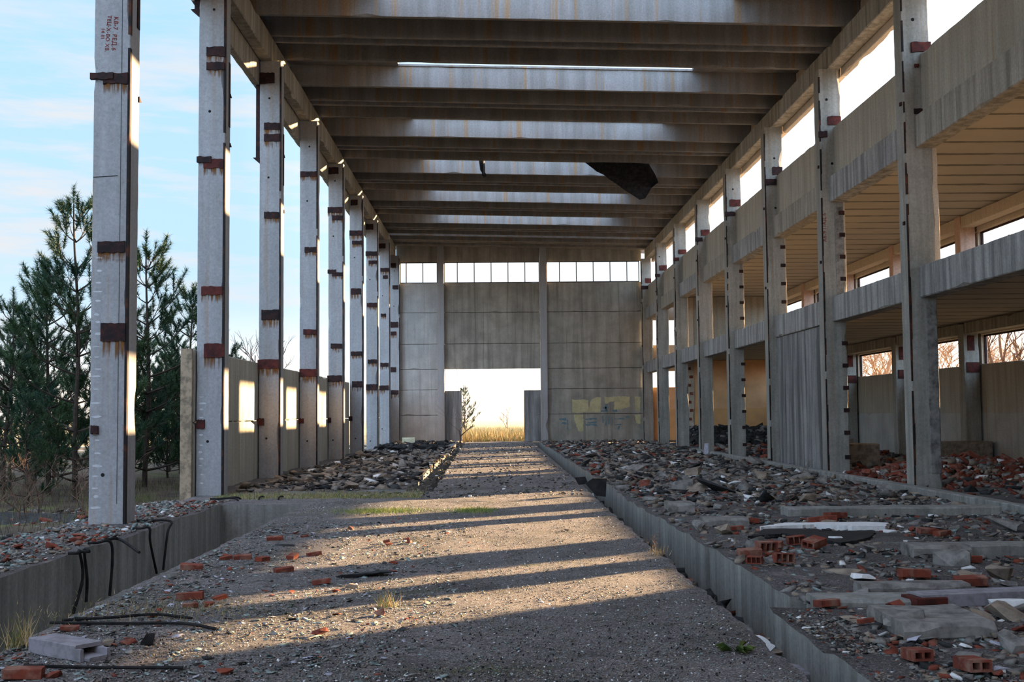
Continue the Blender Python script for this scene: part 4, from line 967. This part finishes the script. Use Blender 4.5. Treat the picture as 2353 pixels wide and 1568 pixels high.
# right foreground
for px, me, rz, s, lab in (((2108, 1524), BR_END, 0.05, 1.0, 'two-holed brick on edge, lower right, left of the other one'), ((2235, 1548), BR_END, 0.1, 1.05, 'two-holed brick in the bottom right corner area'),
        ((1760, 1272), BR_HOL, 0.4, 0.9, 'large hollow block at the back of the brick cluster by the trench'), ((1800, 1298), BR_HOL, 0.2, 0.8, 'hollow block standing with open chambers in front of the cluster by the trench'),
        ((1722, 1280), BR_SOL, 0.2, 1.0, 'brick at the left end of the cluster by the trench'), ((1735, 1300), BR_HOL, -0.5, 0.6, 'small hollow brick piece in front of the cluster by the trench'),
        ((1780, 1262), BR_END, 1.1, 0.9, 'tilted brick between the hollow blocks by the trench'), ((1830, 1255), BR_HOL, 0.0, 0.8, 'hollow block behind the cluster, against the black felt'),
        ((1722, 1205), BR_SOL, 0.1, 1.0, 'brick lying above the trench edge beside the grey blocks'), ((1690, 1222), BR_SOL, 0.3, 0.8, 'pair brick just left of the white foam strip'),
        ((1900, 1400), BR_SOL, 0.5, 0.8, 'dark red brick beside the trench corner'), ((1990, 1438), BR_SOL, 0.2, 0.45, 'small brick piece right of the trench corner'),
        ((2100, 1332), BR_SOL, 0.1, 1.1, 'sooty brick near the middle of the right floor'), ((2230, 1350), BR_SOL, -0.2, 1.1, 'red brick next to the white foam lump on the right'),
        ((2225, 1298), BR_SOL, 0.2, 1.0, 'brick in the row of two on the right floor'), ((2130, 1230), BR_SOL, 0.2, 1.0, 'brick standing on the felt strip on the right'), ((2165, 1235), BR_SOL, 0.6, 0.9, 'brick leaning beside the one on the felt strip'),
        ((1890, 1207), BR_SOL, 0.0, 1.5, 'wide tan brick block behind the white foam strip'), ((1920, 1195), BR_SOL, 0.5, 1.3, 'tilted tan brick block behind the white foam strip')):
    P('brick', me, px, rz, s, lab, 'brick', 0.02, 0.12)
P('brick', BR_END, (1870, 1262), -0.8, 1.3, 'pale hollow brick leaning beside the felt, cream face', 'brick', 0.03, 0.2)
# long white foam strip, felt sheet, foam pieces
def lump(name, pxs, z, mat, label, cat, n=3):
    pts = [at_z(p, 0.0) for p in pxs]; Q = []
    for i, p in enumerate(pts):
        q = pts[(i + 1) % len(pts)]; k = max(1, int((q - p).length / 0.06))
        for j in range(k):
            t = p.lerp(q, j / k); Q.append((t.x + random.uniform(-0.02, 0.02), t.y + random.uniform(-0.02, 0.02)))
    m = MB(); m.prism(Q, 0.0, z, 'z'); return tag(put(name, m, mat), label, cat)
lump('foam_board', [(1745, 1224), (1870, 1218), (1960, 1222), (2032, 1222), (2042, 1214), (1990, 1212), (1880, 1213), (1800, 1214)], 0.07, 'white', 'long torn white foam board lying on the right floor', 'foam')
lump('roofing_felt', [(1722, 1240), (1800, 1234), (1880, 1246), (1930, 1256), (1990, 1246), (2015, 1232), (2008, 1226), (1900, 1228), (1860, 1222), (1760, 1222)], 0.04, 'black', 'crumpled black felt sheet in front of the white foam board', 'roofing felt')
for px, rz, s, lab in (((1922, 1244), 0.2, 1.0, 'white foam lump on the black felt'), ((1985, 1336), 0.3, 1.2, 'white foam lump in the middle of the right floor'), ((2240, 1345), 1.0, 1.2, 'tall white foam block beside a red brick'),
        ((2325, 1405), 0.1, 1.6, 'white foam lump at the right edge below the grey lintel'), ((2300, 1268), 0.3, 1.0, 'white foam piece near the right edge'), ((2145, 1190), 0.1, 0.8, 'white foam piece by the kerb'), ((2045, 1228), 0, .9, 'cream foam stick right of the felt')):
    P('foam_piece', WF[random.randrange(3)], px, rz, s, lab, 'foam', 0.01)
for px, rz, s, lab in (((2100, 1480), 0.6, 0.8, 'pale triangular tile shard standing up, lower right'), ((2295, 1492), 0.3, 1.1, 'pale rectangular tile piece near the right edge'), ((2295, 1550), -0.3, 0.9, 'pale pointed tile shard in the bottom right corner')):
    o = P('tile_shard', TL[1], px, rz, s, lab, 'tile', 0.03, 0.3)
# grey lintel with a red end
li = empty('steel_lintel', (3.75, 9.35, 0.0), 'grey folded lintel with a red-brown end at the right edge', 'lintel'); li.rotation_euler = (0, 0, 0.18)
m = MB(); m.bar((-0.5, -0.12, 0.085), (0.7, 0.12, 0.10), 'x', 0.003, 0.002, 0.2); local('top_face', m, 'lintel', li)
m = MB(); m.bar((-0.5, -0.12, 0.0), (0.7, -0.10, 0.09), 'x', 0.003, 0.002, 0.2); local('front_web', m, 'lintel', li)
m = MB(); m.bar((-0.56, -0.14, 0.0), (-0.30, 0.10, 0.082), 'x', 0.006, 0.006, 0.1); local('red_end', m, 'rustred', li)
# grey blocks by the trench
for (x0, x1, y0, y1, h, lab) in ((2.75, 3.35, 15.7, 16.1, 0.12, 'long grey concrete block beside the trench'), (2.6, 3.0, 17.9, 18.4, 0.16, 'squared grey concrete block behind the long one by the trench'),
        (2.72, 3.35, 7.95, 8.75, 0.10, 'broad broken concrete slab sunk in the lower right floor'), (4.3, 4.9, 12.2, 12.6, 0.13, 'low sloping concrete block on the right floor in front of the felt'),
        (3.0, 3.9, 9.75, 10.0, 0.10, 'broken concrete strip behind the trench corner')):
    m = MB(); m.bar((x0, y0, -0.02), (x1, y1, h), 'x', 0.04, 0.04, 0.12); tag(put('concrete_block', m, 'stone'), lab, 'block')
m = MB(); m.bar((1.78, 8.02, -0.30), (2.5, 8.3, -0.24), 'x', 0.01, 0.01, 0.1); o = put('timber_plank', m, 'lintel'); o.rotation_euler = (0, 0.0, 0.45); o.location.x = 2.0; tag(o, 'grey plank bridging the right trench', 'plank')
m = MB(); m.bar((5.2, 20.5, 0.0), (6.2, 20.62, 0.03), 'x', 0.005, 0.003, 0.2); o = put('timber_plank', m, 'wood'); tag(o, 'pale wooden board lying near the kerb', 'plank')
P('white_shard', hull_mesh('shard', 'plaster', 0.1, 0.35, 0.5, 99, 8), (1624, 1046), 0.4, 0.9, 'white shard standing upright near the fourth right column', 'shard', 0.0)
cable([(1.85, 8.6, -0.35), (2.2, 8.9, -0.3), (2.35, 9.1, -0.2)], 0.03, 'dark pipe stub in the right trench', 'pipe', None, 'rubber', 'pipe')
# black flap standing in the trench
sheet('tar_flap', [at_y(p, 22.0) for p in ((1345, 1112), (1362, 1100), (1394, 1100), (1392, 1142), (1370, 1140))], 0.05, 'black', 'black tar flap standing in the right trench', 'tar flap')
sheet('tar_flap', [at_y(p, 24.5) for p in ((1320, 1098), (1345, 1096), (1352, 1112), (1330, 1115))], 0.05, 'black', 'small black tar flap farther along the right trench', 'tar flap')

# ------------------------------------------------------------------ scattered countable debris (shared meshes)
def scatter(n, fpos, meshes, name, label, cat, group, smin, smax, tilt=0.25, zf=None):
    for i in range(n):
        x, y = fpos(); s = smin + (smax - smin) * random.random() ** 2
        z = zf(x, y) if zf else 0.0
        o = link_mesh(name, random.choice(meshes), None, (x, y, z)); o.scale = (s * random.uniform(.8, 1.3), s * random.uniform(.8, 1.3), s * random.uniform(.8, 1.2))
        o.rotation_euler = (random.uniform(-tilt, tilt), random.uniform(-tilt, tilt), random.uniform(0, 6.28)); tag(o, label, cat, group)
def box_pos(x0, x1, y0, y1, pw=1.0):
    return lambda: (random.uniform(x0, x1), y0 + (y1 - y0) * random.random() ** pw)
def wedge(x0, x1f, y0, y1, pw=1.6):
    def f():
        y = y0 + (y1 - y0) * random.random() ** pw; return random.uniform(x0, min(x1f, 0.42 * y + 0.3)), y
    return f
scatter(46, lambda: (random.uniform(-3.1, -0.9), random.uniform(7.0, 17.5)), BR_FR, 'brick_fragment', 'red brick fragment lying loose on the left part of the slab', 'brick fragment', 'brick fragments on the left of the slab', 0.2, 0.8)
scatter(34, lambda: (random.uniform(-6.2, -4.95), random.uniform(10.5, 15.2)), BR_FR + [BR_SOL], 'brick_fragment', 'red brick piece on the strip between pit and nearest left column', 'brick fragment', 'brick pieces left of the pit', 0.35, 1.0, 0.4, lambda x, y: 0.02)
scatter(14, lambda: (random.uniform(-6.2, -4.95), random.uniform(18.0, 21.6)), BR_FR, 'brick_fragment', 'red brick piece on the strip behind the nearest left column', 'brick fragment', 'brick pieces behind the nearest left column', 0.35, 1.0, 0.4, lambda x, y: 0.01)
scatter(34, wedge(2.6, 7.4, 6.8, 16.5, 1.0), BR_FR, 'brick_fragment', 'red brick fragment lying loose on the right foreground floor', 'brick fragment', 'brick fragments on the right foreground floor', 0.25, 1.0)
def pile_z(x, y): 
    d = ((x - 10.9) / 2.3) ** 2 + ((y - 27.0) / 2.6) ** 2; return max(0, 0.42 * (1 - d))
def pilepos(cx, cy, rx, ry):
    def f():
        while True:
            a, b = random.uniform(-1, 1), random.uniform(-1, 1)
            if a * a + b * b < 1: return cx + a * rx, cy + b * ry
    return f
scatter(110, pilepos(10.7, 26.6, 2.6, 3.4), BR_FR + [BR_SOL], 'brick_fragment', 'red brick in the big heap beside the nearest right column', 'brick fragment', 'bricks of the big heap at the right edge', 0.8, 1.7, 0.7, lambda x, y: pile_z(x, y) + random.uniform(-0.02, 0.03))
scatter(24, pilepos(9.6, 21.8, 1.6, 2.4), BR_FR, 'brick_fragment', 'red brick scrap in front of the big heap', 'brick fragment', 'brick scraps in front of the big heap', 0.5, 1.4, 0.6)
scatter(20, pilepos(9.9, 39.0, 1.3, 3.6), BR_FR, 'brick_fragment', 'red brick in the spread under the first floor between the third and fourth right columns', 'brick fragment', 'bricks between the third and fourth right columns', 0.9, 2.0, 0.6, lambda x, y: 0.05)
scatter(16, pilepos(12.0, 41.0, 1.6, 2.0), BR_FR, 'brick_fragment', 'red brick in the low heap inside the ground floor of the right building', 'brick fragment', 'bricks of the inner ground floor heap', 0.9, 2.0, 0.6, lambda x, y: 0.1)
scatter(110, wedge(2.6, 7.5, 7.0, 30.0, 1.3), ST + FL, 'concrete_chunk', 'broken concrete chunk on the right rubble floor', 'concrete chunk', 'concrete chunks on the right rubble floor', 0.35, 1.6, 0.3)
scatter(88, lambda: (random.uniform(2.6, 8.0), random.uniform(22, 60)), ST + FL, 'concrete_chunk', 'broken concrete chunk on the far right rubble floor', 'concrete chunk', 'concrete chunks on the far right floor', 1.0, 2.6, 0.4)
scatter(90, lambda: (random.uniform(-5.1, -2.0), random.uniform(24.0, 60)), ST + FL, 'concrete_chunk', 'broken concrete chunk on the raised left block', 'concrete chunk', 'concrete chunks on the left block', 1.0, 2.4, 0.35, lambda x, y: 0.02)
scatter(40, lambda: (random.uniform(1.85, 2.25), random.uniform(7.0, 24)), ST + WF + FL, 'trench_rubble', 'piece of rubble lying in the right trench', 'rubble', 'rubble in the right trench', 0.8, 1.7, 0.5, lambda x, y: -0.5)
scatter(14, lambda: (random.uniform(1.93, 2.12), random.uniform(6.4, 9.6)), ST[5:] + WF, 'trench_rubble', 'pale broken lump wedged in the near end of the right trench', 'rubble', 'pale lumps at the near end of the right trench', 0.5, 1.1, 0.5, lambda x, y: -0.28)
scatter(24, wedge(2.6, 7.0, 7.5, 24.0, 1.2), WF + TL, 'foam_piece', 'small white scrap on the right rubble floor', 'scrap', 'white scraps on the right rubble floor', 0.3, 0.9)
scatter(30, lambda: (random.uniform(-2.9, 1.5), random.uniform(7.5, 22)), ST, 'pebble', 'small stone lying loose on the slab', 'stone', 'small stones on the slab', 0.1, 0.35)

# ------------------------------------------------------------------ uncountable rubble
CUBE = np.array([(-1, -1, 0), (1, -1, 0), (1, 1, 0), (-1, 1, 0), (-1, -1, 2), (1, -1, 2), (1, 1, 2), (-1, 1, 2)], float) * 0.5
CF = np.array([(3, 2, 1, 0), (4, 5, 6, 7), (0, 1, 5, 4), (1, 2, 6, 5), (2, 3, 7, 6), (3, 0, 4, 7)])
def chips(name, pos, size, flat, mats, weights, label, tilt=0.35, jit=0.35, cat='rubble'):
    n = len(pos); S = size[:, None] * np.stack([rng.uniform(0.6, 1.5, n), rng.uniform(0.5, 1.1, n), flat * rng.uniform(0.4, 1.3, n)], 1)
    V = CUBE[None] + rng.uniform(-jit, jit, (n, 8, 3)) * np.array([1, 1, 0.6]); V = V * S[:, None, :]
    a = rng.uniform(0, 6.283, n); tx = rng.normal(0, tilt, n); ty = rng.normal(0, tilt, n)
    X, Y, Z = V[..., 0], V[..., 1], V[..., 2]
    Z2 = Z + X * np.sin(tx)[:, None] * 0.7 + Y * np.sin(ty)[:, None] * 0.7
    Xr = X * np.cos(a)[:, None] - Y * np.sin(a)[:, None]; Yr = X * np.sin(a)[:, None] + Y * np.cos(a)[:, None]
    V = np.stack([Xr, Yr, Z2], 2) + pos[:, None, :]
    F = (CF[None] + (np.arange(n) * 8)[:, None, None]).reshape(-1, 4)
    mi = np.repeat(rng.choice(len(mats), n, p=weights), 6)
    me = np_mesh(name, V.reshape(-1, 3), F, mats, mi)
    return tag(link_mesh(name, me), label, cat, None, 'stuff')
def rp(n, x0, x1, y0, y1, pw=1.0, z=0.0, fan=None):
    y = y0 + (y1 - y0) * rng.random(n) ** pw; x = rng.uniform(x0, x1, n)
    if fan: x = x0 + (np.minimum(x1, fan * y + 0.5) - x0) * rng.random(n)
    return np.stack([x, y, np.full(n, z)], 1)
p = rp(17500, 2.45, 7.6, 6.6, 30, 1.4, -0.01, 0.5); s = 0.009 + 0.05 * rng.random(17500) ** 4 * (0.6 + p[:, 1] / 14)
p2 = rp(1400, 2.14, 2.5, 6.6, 9.1, 1.0, 0.0); p = np.concatenate([p, p2]); s = np.concatenate([s, 0.008 + 0.025 * rng.random(1400) ** 3])
chips('rubble_carpet', p, s, 0.4, ['stone', 'stone2', 'stonedark', 'brick', 'white', 'glass'], [.38, .24, .18, .11, .03, .06], 'mixed grit and rubble covering the right foreground floor')
p = rp(7000, 2.5, 8.1, 20, 65, 1.0, 0.0); s = 0.06 + 0.17 * rng.random(7000) ** 3
chips('rubble_carpet', p, s, 0.32, ['stone', 'stone2', 'stonedark', 'brick', 'white'], [.38, .22, .28, .08, .04], 'dense rubble covering the far right floor')
p = rp(6500, -5.22, -1.9, 23.9, 65, 1.0, 0.02); s = 0.05 + 0.18 * rng.random(6500) ** 3
chips('rubble_carpet', p, s, 0.3, ['stone', 'stone2', 'stonedark', 'black', 'white'], [.3, .3, .24, .13, .03], 'dense slabby rubble on the raised left block')
p = rp(1500, -5.1, -2.2, 50, 61, 1.0, 0.06); s = 0.1 + 0.25 * rng.random(1500) ** 2
chips('felt_debris', p, s, 0.3, ['black', 'stonedark'], [.8, .2], 'black felt debris at the far end of the left block')
p = rp(3500, 8.8, 13.9, 19, 58, 1.0, 0.0); s = 0.04 + 0.2 * rng.random(3500) ** 2
chips('rubble_carpet', p, s, 0.4, ['stone', 'stone2', 'stonedark', 'brick'], [.3, .2, .25, .25], 'rubble on the ground floor of the right building')
p = rp(1800, 9.2, 14.2, 53.5, 58.5, 1.0, 0.0); p[:, 2] = rng.random(1800) * 0.75 * (1 - np.abs(p[:, 1] - 57.5) / 5); s = np.full(1800, 0.28)
chips('rubble_heap', p, s, 0.6, ['stonedark', 'stone'], [.85, .15], 'dark rubble bank in front of the orange cross wall')
p = rp(4200, 8.5, 13.2, 23.0, 30.2); d = ((p[:, 0] - 10.9) / 2.4) ** 2 + ((p[:, 1] - 27) / 2.9) ** 2; p[:, 2] = np.maximum(0, 0.40 * (1 - d)) - 0.03; s = 0.05 + 0.1 * rng.random(4200) ** 2
chips('rubble_heap', p, s, 0.6, ['brick', 'stone', 'stone2', 'white'], [.6, .18, .18, .04], 'brick crumbs filling the heap beside the nearest right column')
p = rp(700, 8.42, 8.95, 17, 64, 1.0, 4.355); s = 0.02 + 0.05 * rng.random(700) ** 2
chips('beam_rubble', p, s, 0.5, ['stone', 'stonedark'], [.6, .4], 'crumbled debris along the top of the first floor beams')
p = rp(4000, -6.2, -4.85, 9, 21.6, 1.0, 0.0); s = 0.015 + 0.06 * rng.random(4000) ** 3
chips('rubble_carpet', p, s, 0.4, ['stone', 'stone2', 'glass', 'brick', 'white'], [.4, .22, .2, .14, .04], 'grit and crumbs on the strip left of the pit')
p = rp(2500, -12, -6.1, 15.5, 21.5, 1.0, -0.15); s = 0.03 + 0.12 * rng.random(2500) ** 3
chips('rubble_carpet', p, s, 0.4, ['stone', 'stonedark', 'brick', 'white'], [.4, .35, .2, .05], 'debris on the ground outside the left row')
p = rp(1500, 1.83, 2.38, 6, 60, 1.3, -0.55); s = 0.06 + 0.12 * rng.random(1500) ** 2
chips('trench_fill', p, s, 0.5, ['stone', 'stonedark', 'brick', 'stone2', 'white'], [.3, .35, .1, .2, .05], 'loose rubble filling the bottom of the right trench')
p = rp(1500, -4.7, -3.4, 6, 21.6, 1.0, -1.42); s = 0.05 + 0.15 * rng.random(1500) ** 2
chips('pit_fill', p, s, 0.4, ['stone', 'stonedark', 'brick'], [.4, .45, .15], 'rubble on the floor of the left pit')
# grit on the slab
p = rp(60000, -3.2, 1.72, 6.5, 24, 1.7, 0.002); s = 0.004 + 0.010 * rng.random(60000) ** 3
chips('slab_grit', p, s, 0.6, ['stone', 'stone2', 'white', 'stonedark', 'glass'], [.52, .26, .08, .03, .11], 'fine stone and glass grit spread over the slab', 0.4, 0.35, 'grit')
p = rp(7000, -3.2, -0.5, 6.7, 17, 1.2, 0.004); p[:, 0] = -3.2 + 2.9 * rng.random(7000) ** 1.5; s = 0.008 + 0.042 * rng.random(7000) ** 4
chips('glass_shards', p, s, 0.12, ['glass', 'plaster', 'stone', 'stonedark', 'brick'], [.45, .1, .22, .15, .08], 'greenish broken glass and flat chips on the left of the slab', 0.3, 0.3, 'glass')
p = rp(5000, -2.6, 1.8, 22, 62, 1.2, 0.004); s = 0.015 + 0.05 * rng.random(5000) ** 3
chips('slab_grit', p, s, 0.35, ['stone', 'stone2', 'stonedark', 'white'], [.4, .3, .25, .05], 'scattered chips on the far part of the slab', 0.3, 0.35, 'grit')
q = [c for c in (rp(2000, -3.2, 1.6, 6.6, 8.6, 1.0, 0.006))]; q = np.array(q); s = 0.006 + 0.008 * rng.random(2000)
q = q[:1100]; s = s[:1100] * 0.7
chips('black_crumbs', q, s, 0.8, ['black'], [1.0], 'black crumbs dotted over the slab foreground', 0.4, 0.3, 'crumbs')
